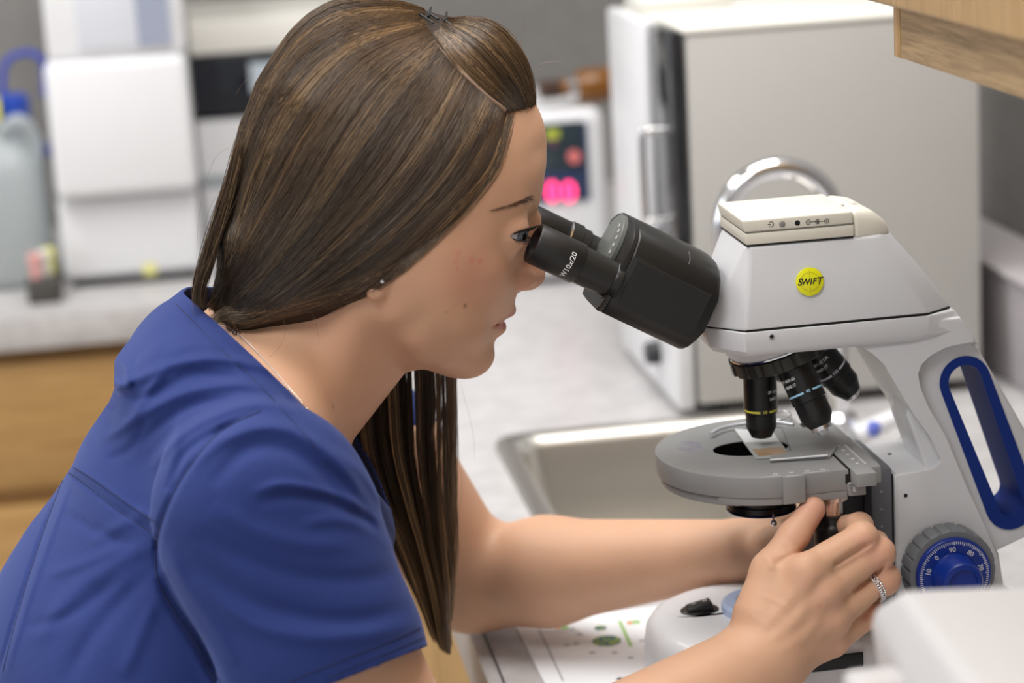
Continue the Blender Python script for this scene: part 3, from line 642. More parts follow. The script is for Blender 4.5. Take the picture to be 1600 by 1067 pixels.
def objective(phi, L, prof, bandcol, mark, lines, tipm, lab=None, bt=.026):
    al = be; rad = inpl * math.cos(phi) + np.array([0, -1., 0]) * math.sin(phi)
    p = N0 + ax * .001 + rad * .0175; d = ax * math.cos(al) + rad * math.sin(al); d /= np.linalg.norm(d)
    o = lathe('objective', p, d, prof[:-1], M_blk, NP, 48)
    if lab: o['label'] = lab
    lathe('tip', p + d * prof[-2][0], d, [(0, prof[-2][1] * .98), (prof[-1][0] * .45, prof[-2][1] * .96), (prof[-1][0] * .5, prof[-1][1] * 1.4), (prof[-1][0], prof[-1][1]), (prof[-1][0] * .9, prof[-1][1] * .5)], tipm, o, 32)
    m = mat('band_' + mark, bandcol, .4)
    for a0, a1 in ((.28, 1.5), (-1.5, -.28)): band('colour_band', p, d, bt, .0013, prof[3][1], a0, a1, m, o)
    text_cyl('magnification', mark, p, d, 0, bt + .0006, prof[3][1], .0030, m, o)
    for dt, s, ang in lines: text_cyl('engraving', s, p, d, ang, bt - dt, prof[3][1], .0027, M_wprint, o)
    return p, d
MT = mat('tip_steel', (.8, .8, .82), .15, 1)
objective(0, .05, [(0, .0095), (.001, .0095), (.0015, .0107), (.030, .0107), (.0305, .0098), (.039, .0098), (.0405, .0096), (.0455, .0070), (.0018, .004)], (.75, .68, .08), '10', ((.012, 'SP 10/0.25', .75), (.0075, '160/0.17', .75)), M_blk, 'black objective with a yellow band', .0275)
objective(math.pi / 2, .05, [(0, .0095), (.001, .0095), (.0015, .0112), (.027, .0112), (.0275, .0104), (.038, .0104), (.0390, .0102), (.0445, .0068), (.0055, .0035)], (.35, .62, .82), '40', ((.010, 'SP 40/0.65', -.9), (.006, '160/0.17', -.9)), MT, 'black objective with a light blue band', .0205)
objective(math.pi, .05, [(0, .0095), (.001, .0095), (.0015, .0112), (.028, .0112), (.0285, .0104), (.036, .0104), (.0370, .0100), (.0435, .0070), (.0035, .004)], (.75, .75, .82), '100', ((.011, 'SP 100/1.25 OIL', -.5), (.0065, '160/0.17', -.5)), MT, 'black objective with a white band', .0215)
objective(-math.pi / 2, .03, [(0, .0095), (.001, .0095), (.0015, .0107), (.014, .0107), (.0145, .0100), (.018, .0100), (.0185, .0095), (.0215, .0070), (.002, .005)], (.7, .1, .08), '4', (), M_blk, 'short black objective', .011)
# ---- binocular head
dT = SD(.866, 0, -.5); nT = SD(.5, 0, .866)
def B(s, h, n): return S(207, h, 331.5) + dT * (s / 1000) + nT * (n / 1000)
def eyepiece(h, n, near):
    lab = 'near eyepiece marked W10x/20' if near else 'far eyepiece with a bright ring'
    o = lathe('eyepiece', B(0, h, n), dT, [(.0035, .0086), (.0015, .0088), (.0, .0105), (.0, .0122), (.001, .0128), (.0305, .0128), (.0315, .0122)], M_blk2, MS, 56, cap=False)
    o['label'] = lab
    lathe('lens', B(3, h, n), dT, [(0, .0088), (.001, .0086)], mat('coated_lens', (.10, .03, .02), .05, coat=1), o, 40)
    lathe('inner_rim', B(.6, h, n), dT, [(0, .0105), (.0008, .0092)], mat('rim_grey', (.25, .25, .25), .3), o, 40, cap=False)
    if near: text_cyl('lettering', 'W10x/20', B(0, h, n), dT, -.18, .0235, .0128, .0048, M_wprint, o, 1)
    tb = lathe('eyepiece_tube', B(31, h, n), dT, [(0, .0118), (.0225, .0115), (.0265, .0115)], M_blk2, MS, 48)
    if not near:
        lathe('bright_ring', B(30.6, h, n), dT, [(0, .0133), (.0012, .0133)], M_chrome, tb, 48)
        lathe('diopter_ring', B(32, h, n), dT, [(0, .0136), (.007, .0138), (.0075, .0128), (.013, .0128), (.0135, .0118)], M_blk2, tb, 48)
    lathe('flange', B(53, h, n), dT, [(0, .0123), (.0008, .0128), (.0045, .0135)], M_blk, tb, 48)
eyepiece(30, 0, True); eyepiece(-30, 4, False)
half = [(0, 37.8), (16, 37.2), (27, 34.3), (34.5, 29.5), (38.8, 21.5), (40, 18), (40, -4), (40, -11), (38, -17), (33, -20.5), (0, -21)]
cs = [(h, n) for h, n in half] + [(-h * (.45 if n < 0 else .45 + .55 * min(1, n / 28)), n) for h, n in half[-2:0:-1]]
def ringB(s, k=1.0, dn=0): return [B(s + (-(max(0, -n - 0) * .32 + max(0, n - 8) * .24) if s > 100 else 0), h * k, n * k + dn) for h, n in cs]
bm = bmesh.new(); loft(bm, [ringB(57.2, .985), ringB(58.2), ringB(118), ringB(121, .965)])
PB = bm_obj('prism_box', bm, M_blk2, MS, 32)
bm = bmesh.new(); loft(bm, [ringB(53.5, .97), ringB(54.3, 1.0), ringB(56.6, 1.0), ringB(57.1, .98)]); bm_obj('front_plate', bm, M_blk2, PB, 32)
bm = bmesh.new(); 
for h0 in (40.1,): loft(bm, [[B(s, h0 - .4, n) for s, n in ((61, 19), (113, 19), (114, -11), (61, -11))], [B(s, h0 + .25, n) for s, n in ((61.6, 18.2), (112.6, 18.2), (113.6, -10.5), (61.6, -10.5))]])
bm_obj('side_panel', bm, M_blk2, PB, 20)
lathe('distance_dial', B(50.3, -2, 15.5), dT, [(0, .0205), (.0006, .0214), (.003, .0214)], mat('dial_reflection_grey', (.16, .17, .16), .3), PB, 56)  # grey of the dial carries a reflection in its colour
for i, s in enumerate(('75', '70', '65', '60', '55')):
    a = math.radians(38 - i * 19); c = B(50.0, -2 + 15 * math.cos(a + .5), 16 + 15 * math.sin(a + .5))
    text('dial_number', s, c, (0, -1, 0), tuple(nT), .0034, M_wprint, PB, .0002)
tube('scratch_mark', smooth_path([B(92, 24, 35.5), B(92.8, 31, 32.2), B(92.3, 35, 29.4)], 4), .00012, MATS['rim_grey'], PB, 6)
# ---- camera module on top
bm = bmesh.new(); bm_hexa(bm, [S(338.5, 33, 319), S(407, 33, 319), S(407, -33, 319), S(338.5, -33, 319), S(338, 33, 326.3), S(407, 33, 326.3), S(407, -33, 326.3), S(338, -33, 326.3)], .0008)
CM = bm_obj('camera_module', bm, M_cream, MS, 30)
bm = bmesh.new(); bm_hexa(bm, [S(338, 33, 326.7), S(407, 33, 326.7), S(407, -33, 326.7), S(338, -33, 326.7), S(336.3, 33, 334.8), S(406.5, 33, 334.8), S(407, -33, 335), S(337, -33, 335)], .0014, 3)
bm_obj('module_lid', bm, M_cream, CM, 30)
bm_obj('seam', bm_box(bmesh.new(), tuple(S(338.6, 32.6, 318.3)), tuple(S(406.6, -32.6, 319.2))), M_black, CM)
bm_obj('seam_line', bm_box(bmesh.new(), tuple(S(338.6, 32.8, 326.2)), tuple(S(406.6, -32.8, 326.8))), mat('seam_shade', (.25, .24, .2), .6), CM)
bm = bmesh.new(); loft(bm, [[S(407.6, 32.5, 316.5), S(433.2, 26.5, 316.5), S(433.2, -26.5, 316.5), S(407.6, -32.5, 316.5)], [S(407.6, 32, 329), S(429, 27, 326), S(429, -27, 326), S(407.6, -32, 329)], [S(407.6, 30, 335), S(421, 25, 333.2), S(421, -25, 333.2), S(407.6, -30, 335)]], .003, 3)
EC = bm_obj('end_cap', bm, M_cream, MS, 45)
bm_obj('vent_slot', bm_box(bmesh.new(), tuple(S(406, 8, 334)), tuple(S(417, 4, 334.3))), mat('cream_shade', (.5, .47, .4), .6), EC)
def fp(px, py, h): p = onY(px, py, hy(h)); return p
g = fp(1222, 350, 33.2); lathe('button', (g[0], hy(33), g[2]), (0, -1, 0), [(0, .0019), (.0006, .0019), (.0009, .0014)], mat('grey_rubber', (.27, .26, .24), .6), CM, 24)
g = fp(1246, 348.5, 33.2); lathe('power_jack', (g[0], hy(33.05), g[2]), (0, -1, 0), [(0, .0017), (.0001, .0017)], M_black, CM, 24)
bm = bmesh.new(); h_ = 33.15
def oring(px, py, r, a0=0, a1=2 * math.pi, w_=.00018):
    g = fp(px, py, h_); cl = a1 - a0 > 6.2
    pts = [(g[0] + r * math.cos(a), hy(h_), g[2] + r * math.sin(a)) for a in np.linspace(a0, a1, 24, endpoint=not cl)]
    bm_tube(bm, pts, w_, 4, cl)
def oline(a, b, w_=.00018): bm_tube(bm, [fp(*a, h_), fp(*b, h_)], w_, 4)
oring(1204.6, 350.5, .0016, -2.3, 2.3, .0002); oline((1199.5, 350.7), (1204.5, 350.4), .0002)
oring(1263, 347, .0014); oline((1261.5, 347.2), (1264.5, 347)); oline((1267, 346.8), (1275, 346.3))
oring(1277.8, 346.2, .0014, .8, 5.5); oline((1277.5, 346.2), (1288, 345.6)); oring(1277.8, 346.2, .0004, w_=.0004)
oring(1291.8, 345.3, .0014); oline((1290, 345.4), (1293.6, 345.2)); oline((1291.7, 343.6), (1291.9, 347))
bm_obj('printed_symbols', bm, M_ink2, CM)
# ---- yellow logo badge on the head
c = fp(1265, 440, 37.9); tz = np.array([0, .175, 1.0]); tz /= np.linalg.norm(tz); nn = np.array([0, -1, .175]); nn /= np.linalg.norm(nn)
LG = lathe('logo_badge', c - nn * .0003, nn, [(0, .0088), (.0007, .0088), (.001, .0083)], mat('logo_yellow', (.84, .82, .015), .3), MS, 48)
for i, (ch, dx) in enumerate(zip('SWIFT', (-.0066, -.0032, .0004, .0026, .0059))): text('logo_letter', ch, c + nn * .0009 + np.array([dx, 0, 0]), (1, 0, .0), tz, .0053 if i not in (0, 4) else .0060, M_ink2, LG, .0001, True, .25)
bm = bmesh.new()
bm_tube(bm, [c + nn * .0009 + np.array([.0058 * math.cos(a), 0, 0]) + tz * .0058 * math.sin(a) for a in np.linspace(0, 2 * math.pi, 32, endpoint=False)], .00006, 4, True)
for v in (np.array([1., 0, 0]), tz): bm_tube(bm, [c + nn * .0009 - v * .0072, c + nn * .0009 + v * .0072], .00005, 4)
bm_obj('crosshair', bm, M_ink2, LG)
# ---- focus knobs
kc = onY(1476, 885, hy(38)); KX, KZ = kc[0], kc[2]
def knob(sg, nm):
    hb = 36.2 * sg; d = (0, -sg, 0)
    k = lathe(nm, (KX, hy(hb), KZ), d, [(0, .024), (.001, .0290), (.0155, .0290), (.017, .0280), (.0172, .0246)], mat('knob_grey', (.17, .175, .185), .45), MS, 192, wob=lambda a, t: 1 - (.045 if abs((a * 22 / (2 * math.pi)) % 1 - .5) < .09 else 0) * (1 if .0005 < t < .0165 else 0))
    dl = lathe('dial', (KX, hy(hb + 16.5 * sg), KZ), d, [(0, .0246), (.0035, .0246), (.0042, .0240)], M_bluep, k, 72)
    f = lathe('fine_knob', (KX, hy(hb + 20.8 * sg), KZ), d, [(0, .0152), (.001, .0145), (.014, .0138), (.016, .0125), (.0165, .0095), (.0145, .009)], M_bluep, dl, 72, wob=lambda a, t: 1 - (.06 if abs((a * 9 / (2 * math.pi)) % 1 - .5) < .12 else 0) * (1 if .0012 < t < .014 else 0))
    return dl
dl = knob(1, 'focus_knob'); knob(-1, 'focus_knob')
bm = bmesh.new(); hf = 36.2 + 16.5 + 4.25
for i in range(100):
    a = 2 * math.pi * i / 100; r0_, r1_ = .0212 if i % 5 else .0205, .0228
    d1 = np.array([math.cos(a), 0, math.sin(a)]); pp = np.array([KX, hy(hf), KZ]); sd = np.array([-d1[2], 0, d1[0]]) * .00022; o = np.array([0, -.0001, 0])
    q = [pp + d1 * r0_ - sd, pp + d1 * r0_ + sd, pp + d1 * r1_ + sd, pp + d1 * r1_ - sd]; bm_hexa(bm, q + [v + o for v in q])
bm_obj('dial_ticks', bm, M_wprint, dl)
for s, px, py in (('10', 1443, 893), ('0', 1461, 869), ('90', 1488, 858), ('80', 1516, 865), ('70', 1533, 886)):
    g = onY(px, py, hy(hf)); r = np.array([g[0] - KX, 0, g[2] - KZ]); r /= np.linalg.norm(r)
    text('dial_number', s, (KX + r[0] * .0175, hy(hf + .1), KZ + r[2] * .0175), (r[2], 0, -r[0]), r, .0046, M_wprint, dl, .0001)
# ---- base
def bring(z, ins): return [S(a, b, z) for a, b in rrect(272 + ins, 520 - ins * .4, -72 + ins, 72 - ins, 60 - ins * .6, 12)]
bm = bmesh.new(); loft(bm, [bring(5, 5), bring(5.5, 1.5), bring(12, 0), bring(48, 1.5), bring(58, 3), bring(64, 6.5), bring(67.5, 12), bring(69, 20), bring(69.5, 34)])
BS = bm_obj('base', bm, mat('white_enamel', (.80, .80, .82), .35, coat=.2), MS, 70)
bm = bmesh.new(); loft(bm, [bring(.0, 8), bring(4.8, 6)]); bm_obj('base_plate', bm, M_dark, MS, 30)
p = onZ(1093, 953, TOP + .0695); sw = np.array([p[0], p[1], TOP + .0692])
SW = bm_obj('switch_rim', (lambda b: (loft(b, [[(sw[0] + .0128 * k * math.cos(a), sw[1] + .0098 * k * math.sin(a), sw[2] + z) for a in np.linspace(0, 2 * math.pi, 32, endpoint=False)] for z, k in ((-.003, 1), (.0008, 1), (.0014, .94))]), b)[1])(bmesh.new()), M_blk, BS, 40)
bm = bmesh.new(); bm_hexa(bm, [sw + np.array([-.009, -.0055, .0012]), sw + np.array([.009, -.0055, .0012]), sw + np.array([.009, .0055, .0012]), sw + np.array([-.009, .0055, .0012]), sw + np.array([-.008, -.005, .0035]), sw + np.array([.0075, -.005, .0068]), sw + np.array([.0075, .005, .0068]), sw + np.array([-.008, .005, .0035])], .0009, 2)
RK = bm_obj('rocker', bm, M_blk2, SW, 40)
text('switch_mark', 'I', sw + np.array([-.0040, 0, .0050]), (0, -1, -.0), (1, 0, .2), .0042, M_wprint, RK, .0002); text('switch_mark', 'O', sw + np.array([.0035, 0, .0066]), (0, -1, 0), (1, 0, .2), .0042, M_wprint, RK, .0002)
IL = lathe('light_well', S(350, 0, 69.3), (0, 0, 1), [(0, .027), (.005, .027), (.007, .025), (.0072, .018)], mat('pale_blue_ring', (.45, .55, .78), .3), BS, 56)
lathe('light_lens', S(350, 0, 76.3), (0, 0, 1), [(0, .018), (.001, .0175), (.003, .012), (.004, .004)], M_glass, IL, 40)
p = onY(1322, 1032, hy(70.5))
bm = bmesh.new(); bm_box(bm, (p[0] - .030, hy(72.1), p[2] - .0050), (p[0] + .011, hy(70.5), p[2] + .0050), .001); bm_obj('side_slot', bm, M_blk, BS)
# ---- the glass slide is a thing of its own on the stage
sq = [onZ(a, b, TOP + .1812) for a, b in ((1181, 715.5), (1235, 711.5), (1207, 672.5), (1146, 669.5))]
t = thing('glass_slide', 'glass microscope slide with painted reflections lying on the grey stage', 'slide', sq[0] * .5 + sq[2] * .5 + np.array([0, 0, -.001]))
bm = bmesh.new(); bm_hexa(bm, [v + np.array([0, 0, -.0009]) for v in sq] + [v for v in sq], .0001, 1)
bm_obj('glass', bm, mat('slide_glass', (.78, .80, .79), .08, trans=.45), t)
def lerp2(u, v): return (sq[0] * (1 - u) + sq[1] * u) * (1 - v) + (sq[3] * (1 - u) + sq[2] * u) * v
bm = bmesh.new(); q = [lerp2(.02, .52), lerp2(.98, .52), lerp2(.98, .99), lerp2(.02, .99)]; bm_hexa(bm, [v + np.array([0, 0, .00002]) for v in q] + [v + np.array([0, 0, .00012]) for v in q]); bm_obj('white_reflection', bm, mat('reflection_white', (.82, .84, .84), .5), t)  # white plate paints a reflection on the clear glass
bm = bmesh.new(); q = [lerp2(.12, .06), lerp2(.95, .06), lerp2(.95, .34), lerp2(.08, .28)]; bm_hexa(bm, [v + np.array([0, 0, .00002]) for v in q] + [v + np.array([0, 0, .00010]) for v in q]); bm_obj('brown_reflection', bm, mat('reflection_brown', (.42, .26, .14), .2), t)  # brown patch paints the orange-brown reflection on the slide
# ================================================================== the person: implicit surfaces in the same millimetre space as the microscope (x, h, z)
def M(px, py, h):
    """point of the photograph met with the plane h (mm); works on arrays"""
    px, py, h = [np.asarray(v, float) for v in (px, py, h)]
    px, py, h = np.broadcast_arrays(px, py, h)
    r = FWD + RT * ((px[..., None] - 800) / F) + UP * ((533.5 - py[..., None]) / F)
    t = (YS - h / 1000) / r[..., 1]
    p = CAM + r * t[..., None]
    return np.stack([p[..., 0] * 1000, (YS - p[..., 1]) * 1000, (p[..., 2] - TOP) * 1000], -1)
def toW(p): p = np.asarray(p, float); return np.stack([p[..., 0] / 1000, YS - p[..., 1] / 1000, TOP + p[..., 2] / 1000], -1)
def px_of(p): return proj(toW(p))
def smin(a, b, k):
    h = np.clip(k - np.abs(a - b), 0, None) / k
    return np.minimum(a, b) - h * h * k * .25
def smax(a, b, k): return -smin(-a, -b, k)
def rc(p, a, b, ra, rb):
    a = np.asarray(a, float); b = np.asarray(b, float); d = b - a
    t = np.clip(((p - a) @ d) / (d @ d), 0, 1)
    return np.linalg.norm(p - a - t[:, None] * d, axis=1) - (ra + (rb - ra) * t)
def ell(p, c, r, axes=None):
    q = p - np.asarray(c, float)
    if axes is not None: q = q @ np.asarray(axes, float).T
    r = np.asarray(r, float); k0 = np.linalg.norm(q / r, axis=1); k1 = np.linalg.norm(q / (r * r), axis=1)
    return k0 * (k0 - 1) / np.maximum(k1, 1e-9)
def surf_mesh(f, lo, hi, vs, nb=8):
    """surface nets over the blocks that the surface passes"""
    lo = np.asarray(lo, float); n = np.ceil((np.asarray(hi) - lo) / (vs * nb)).astype(int); B_ = vs * nb
    gx = np.stack(np.meshgrid(*[np.arange(k) for k in n], indexing='ij'), -1).reshape(-1, 3)
    c = lo + (gx + .5) * B_; d = np.concatenate([f(c[i:i + 200000]) for i in range(0, len(c), 200000)])
    act = gx[np.abs(d) < B_ * 1.25]
    N = n * nb + 1; g = np.arange(nb + 1); off = np.stack(np.meshgrid(g, g, g, indexing='ij'), -1)
    K, Vv = [], []; EX = {0: [], 1: [], 2: []}
    for i in range(0, len(act), 300):
        A = act[i:i + 300]; idx = A[:, None, None, None, :] * nb + off[None]
        val = f((lo + idx.reshape(-1, 3) * vs)).reshape(idx.shape[:-1]); s = val < 0
        cs = [(0, 0, 0), (1, 0, 0), (0, 1, 0), (1, 1, 0), (0, 0, 1), (1, 0, 1), (0, 1, 1), (1, 1, 1)]
        sl = lambda a, c: a[:, c[0]:nb + c[0], c[1]:nb + c[1], c[2]:nb + c[2]]
        cnt = sum(sl(s, c).astype(int) for c in cs); m = (cnt > 0) & (cnt < 8)
        ci = idx[:, :nb, :nb, :nb][m]; v8 = [sl(val, c)[m] for c in cs]
        acc = np.zeros((len(ci), 3)); w_ = np.zeros(len(ci))
        for a in range(8):
            for ax_ in range(3):
                if cs[a][ax_]: continue
                b = a + (1, 2, 4)[ax_]; x = (v8[a] < 0) != (v8[b] < 0)
                t = np.where(x, v8[a] / np.where(x, v8[a] - v8[b], 1), 0)
                pt = np.array(cs[a], float) + np.eye(3)[ax_] * t[:, None]
                acc += pt * x[:, None]; w_ += x
        K.append(ci); Vv.append(ci + acc / w_[:, None])
        for ax_ in range(3):
            x = (v8[0] < 0) != (v8[(1, 2, 4)[ax_]] < 0); EX[ax_].append(np.concatenate([ci[x], (v8[0][x] < 0)[:, None].astype(int)], 1))
    K = np.concatenate(K); V = np.concatenate(Vv) * vs + lo
    key = lambda c: (c[:, 0].astype(np.int64) * N[1] + c[:, 1]) * N[2] + c[:, 2]
    kk = key(K); o = np.argsort(kk); kk = kk[o]; V = V[o]; faces = []
    for ax_ in range(3):
        E_ = np.concatenate(EX[ax_]); c = E_[:, :3]; u, w_ = [(1, 2), (2, 0), (0, 1)][ax_]
        du = np.eye(3, dtype=int)[u]; dw = np.eye(3, dtype=int)[w_]; q = []; ok = np.ones(len(c), bool)
        for dlt in (0 * du, -du, -du - dw, -dw):
            k_ = key(c + dlt); j = np.searchsorted(kk, k_); j = np.minimum(j, len(kk) - 1); ok &= kk[j] == k_; q.append(j)
        q = np.stack(q, 1); q[E_[:, 3] == 0] = q[E_[:, 3] == 0][:, ::-1]; faces.append(q[ok])
    Fq = np.concatenate(faces)
    for _ in range(2):
        e = vs * .25; f0 = f(V); G = np.stack([(f(V + np.eye(3)[k] * e) - f0) / e for k in range(3)], 1)
        st = f0 / np.maximum((G ** 2).sum(1), .15); st = np.clip(st, -vs * .7, vs * .7); V = V - G * st[:, None]
    return V, Fq
def compact(V, Fq):
    u, inv = np.unique(Fq.ravel(), return_inverse=True)
    return V[u], inv.reshape(-1, 4)
def mesh_from(name, V, Fq, m, parent, colors=None):
    V, Fq = compact(V, Fq)
    me = bpy.data.meshes.new(name); W = toW(V) - np.array(root_loc(parent)); W = W.astype(np.float32)
    # h runs against y, so the winding is mirrored
    Fq = Fq[:, ::-1]
    me.vertices.add(len(W)); me.vertices.foreach_set('co', W.ravel()); me.loops.add(Fq.size); me.polygons.add(len(Fq))
    me.loops.foreach_set('vertex_index', Fq.ravel().astype(np.int32)); me.polygons.foreach_set('loop_start', (np.arange(len(Fq)) * 4).astype(np.int32))
    me.polygons.foreach_set('use_smooth', np.ones(len(Fq), bool)); me.update(calc_edges=True); me.validate()
    me.materials.append(m)
    if colors is not None:
        c = np.concatenate([colors(V), np.ones((len(V), 1))], 1).astype(np.float32); at = me.color_attributes.new('tint', 'FLOAT_COLOR', 'POINT'); at.data.foreach_set('color', c.ravel())
    o = bpy.data.objects.new(name, me); COL.objects.link(o); o.parent = parent
    return o
def march(f, px, py, h0=260., h1=-120.):
    """first point of surface f on the rays through the pixels"""
    px, py = np.broadcast_arrays(np.asarray(px, float), np.asarray(py, float)); shp = px.shape; px, py = px.ravel(), py.ravel()
    h = np.full(px.shape, h0); done = np.zeros(px.shape, bool)
    for _ in range(90):
        d = f(M(px, py, h)); st = np.clip(d * .8, .05, 25); done |= d < .15; h = np.where(done, h, h - st)
        if done.all(): break
    return M(px, py, h).reshape(shp + (3,)), done.reshape(shp)
def grid2(lo, hi, step, fn):
    xs = np.arange(lo[0], hi[0] + step, step); zs = np.arange(lo[1], hi[1] + step, step)
    g = fn(np.stack(np.meshgrid(xs, zs, indexing='ij'), -1).reshape(-1, 2)).reshape(len(xs), len(zs))
    def smp(x, z, want_grad=False):
        u = np.clip((x - lo[0]) / step, 0, len(xs) - 1.001); v = np.clip((z - lo[1]) / step, 0, len(zs) - 1.001); i = u.astype(int); j = v.astype(int); a = u - i; b = v - j
        A, B1, C_, D = g[i, j], g[i + 1, j], g[i, j + 1], g[i + 1, j + 1]
        val = (A * (1 - a) + B1 * a) * (1 - b) + (C_ * (1 - a) + D * a) * b
        if not want_grad: return val
        return val, ((B1 - A) * (1 - b) + (D - C_) * b) / step, ((C_ - A) * (1 - a) + (D - B1) * a) / step
    return smp
def tps(P_, v, lam=1e-4):
    P_ = P_ / 100.; n = len(P_)
    U = lambda r2: .5 * r2 * np.log(r2 + 1e-12)
    r2 = ((P_[:, None] - P_[None]) ** 2).sum(-1); K = U(r2) + lam * np.eye(n); Q = np.concatenate([np.ones((n, 1)), P_], 1)
    A = np.block([[K, Q], [Q.T, np.zeros((3, 3))]]); s = np.linalg.solve(A, np.concatenate([v, np.zeros(3)]))
    def ev(q):
        q = q / 100.; out = np.empty(len(q))
        for i in range(0, len(q), 60000):
            z = q[i:i + 60000]; r2 = ((z[:, None] - P_[None]) ** 2).sum(-1); out[i:i + 60000] = U(r2) @ s[:n] + s[n] + z @ s[n + 1:]
        return out
    return ev
def relief(outline, inner, out_off=12., out_val=-650., step=.6, pad=30, lam=1e-5):
    """half-width squared over the plane of symmetry: zero on the outline, h*h at the inner points"""
    O = M([a for a, b in outline], [b for a, b in outline], 0)[:, [0, 2]]
    I = np.array([M(a, b, h)[[0, 2]] for a, b, h in inner]); n = len(O)
    T = np.roll(O, -1, 0) - np.roll(O, 1, 0); T /= np.linalg.norm(T, axis=1)[:, None]; Nn = np.stack([T[:, 1], -T[:, 0]], 1)
    area_ = (O[:, 0] * np.roll(O[:, 1], -1) - O[:, 1] * np.roll(O[:, 0], -1)).sum()
    if area_ < 0: Nn = -Nn
    X = O + Nn * out_off; keep = (np.sqrt(((X[:, None] - O[None]) ** 2).sum(-1)).min(1) > out_off * .72); X = X[keep]
    P_ = np.concatenate([O, I, X]); v = np.concatenate([np.zeros(n), [h * abs(h) for a, b, h in inner], np.full(len(X), out_val)])
    lo = O.min(0) - pad; hi = O.max(0) + pad
    return grid2(lo, hi, step, tps(P_, v, lam)), lo, hi
def relief_d(G, p):
    smp, lo, hi = G
    w2, gx, gz = smp(p[:, 0], p[:, 2], True)
    g = p[:, 1] ** 2 - w2
    d = g / np.sqrt(4 * p[:, 1] ** 2 + gx ** 2 + gz ** 2 + 60)
    b = np.maximum(np.maximum(lo[0] + 4 - p[:, 0], p[:, 0] - hi[0] + 4), np.maximum(lo[1] + 4 - p[:, 2], p[:, 2] - hi[1] + 4))
    return np.maximum(d, b)
def rel_h(G, px, py, it=12):
    h = np.full(np.broadcast(px, py).shape, 40.)
    for _ in range(it):
        q = M(px, py, h); h = .4 * h + .6 * np.sqrt(np.clip(G[0](q[..., 0].ravel(), q[..., 2].ravel()).reshape(h.shape), 0, None))
    return M(px, py, h)
# ---- head
face_out = [(836, 160), (845, 180), (851, 200), (853, 222), (853, 245), (850, 270), (847, 292), (844, 310), (838, 326), (831, 340), (827, 356), (824, 374), (820, 392), (816, 410), (812, 428), (808, 444), (807, 456), (804.5, 466), (804.5, 475), (806, 483), (803, 490), (796, 495), (788, 500.5), (790.5, 506), (790, 513), (784, 520.5), (774, 529), (771.5, 540), (772.5, 552), (769, 565), (760, 577), (746, 586), (728, 590), (705, 588), (680, 580), (655, 570), (625, 560), (600, 545), (570, 520), (530, 490), (490, 460), (455, 420), (430, 370), (415, 310), (410, 240), (430, 170), (470, 110), (520, 70), (580, 45), (650, 38), (710, 45), (765, 75), (805, 115)]
face_in = [(828, 190, 26), (840, 235, 24), (842, 275, 26), (800, 190, 44), (815, 235, 44), (818, 275, 45), (770, 200, 57), (785, 260, 57), (740, 220, 65), (745, 290, 64), (690, 230, 70), (640, 150, 66), (560, 130, 60), (500, 200, 62), (560, 250, 74), (640, 280, 74), (700, 320, 69),
    (832, 308, 27), (818, 318, 42), (790, 322, 52), (760, 335, 59), (730, 350, 64), (829, 340, 12), (820, 345, 26), (819, 372, 20), (813, 395, 20), (806, 420, 21), (800, 385, 36), (790, 395, 43), (773, 362, 53), (770, 390, 53), (745, 380, 61), (740, 420, 60), (770, 425, 52), (790, 420, 42), (797, 440, 32), (780, 450, 43), (800, 465, 19), (795, 478, 19), (782, 478, 31), (792, 492, 13), (780, 498, 21), (781, 511, 14), (772, 519, 18), (768, 502, 28), (763, 515, 29), (765, 535, 17), (757, 520, 36),
    (750, 490, 46), (740, 460, 54), (700, 390, 69), (690, 440, 68), (650, 400, 73), (640, 450, 71), (600, 440, 72), (560, 400, 72), (500, 350, 66), (450, 280, 50), (700, 480, 63), (650, 500, 64), (610, 500, 64), (720, 520, 54), (690, 540, 53), (640, 540, 56), (755, 545, 24), (745, 562, 26), (720, 565, 35), (730, 545, 42), (690, 572, 40), (650, 568, 42)]
GH = relief(face_out, face_in)
EYE = M(795, 362, 33)
cn = M(480, 545, 0); NB = M(560, 430, 0)
def bb(p, lo, hi): return np.all((p > np.asarray(lo, float)) & (p < np.asarray(hi, float)), axis=1)
nose_tip = M(829, 428, 0) ; alar = M(812, 437, 13)
_lid = (M(773, 361, 48), M(791, 369, 46), M(808, 358, 34))
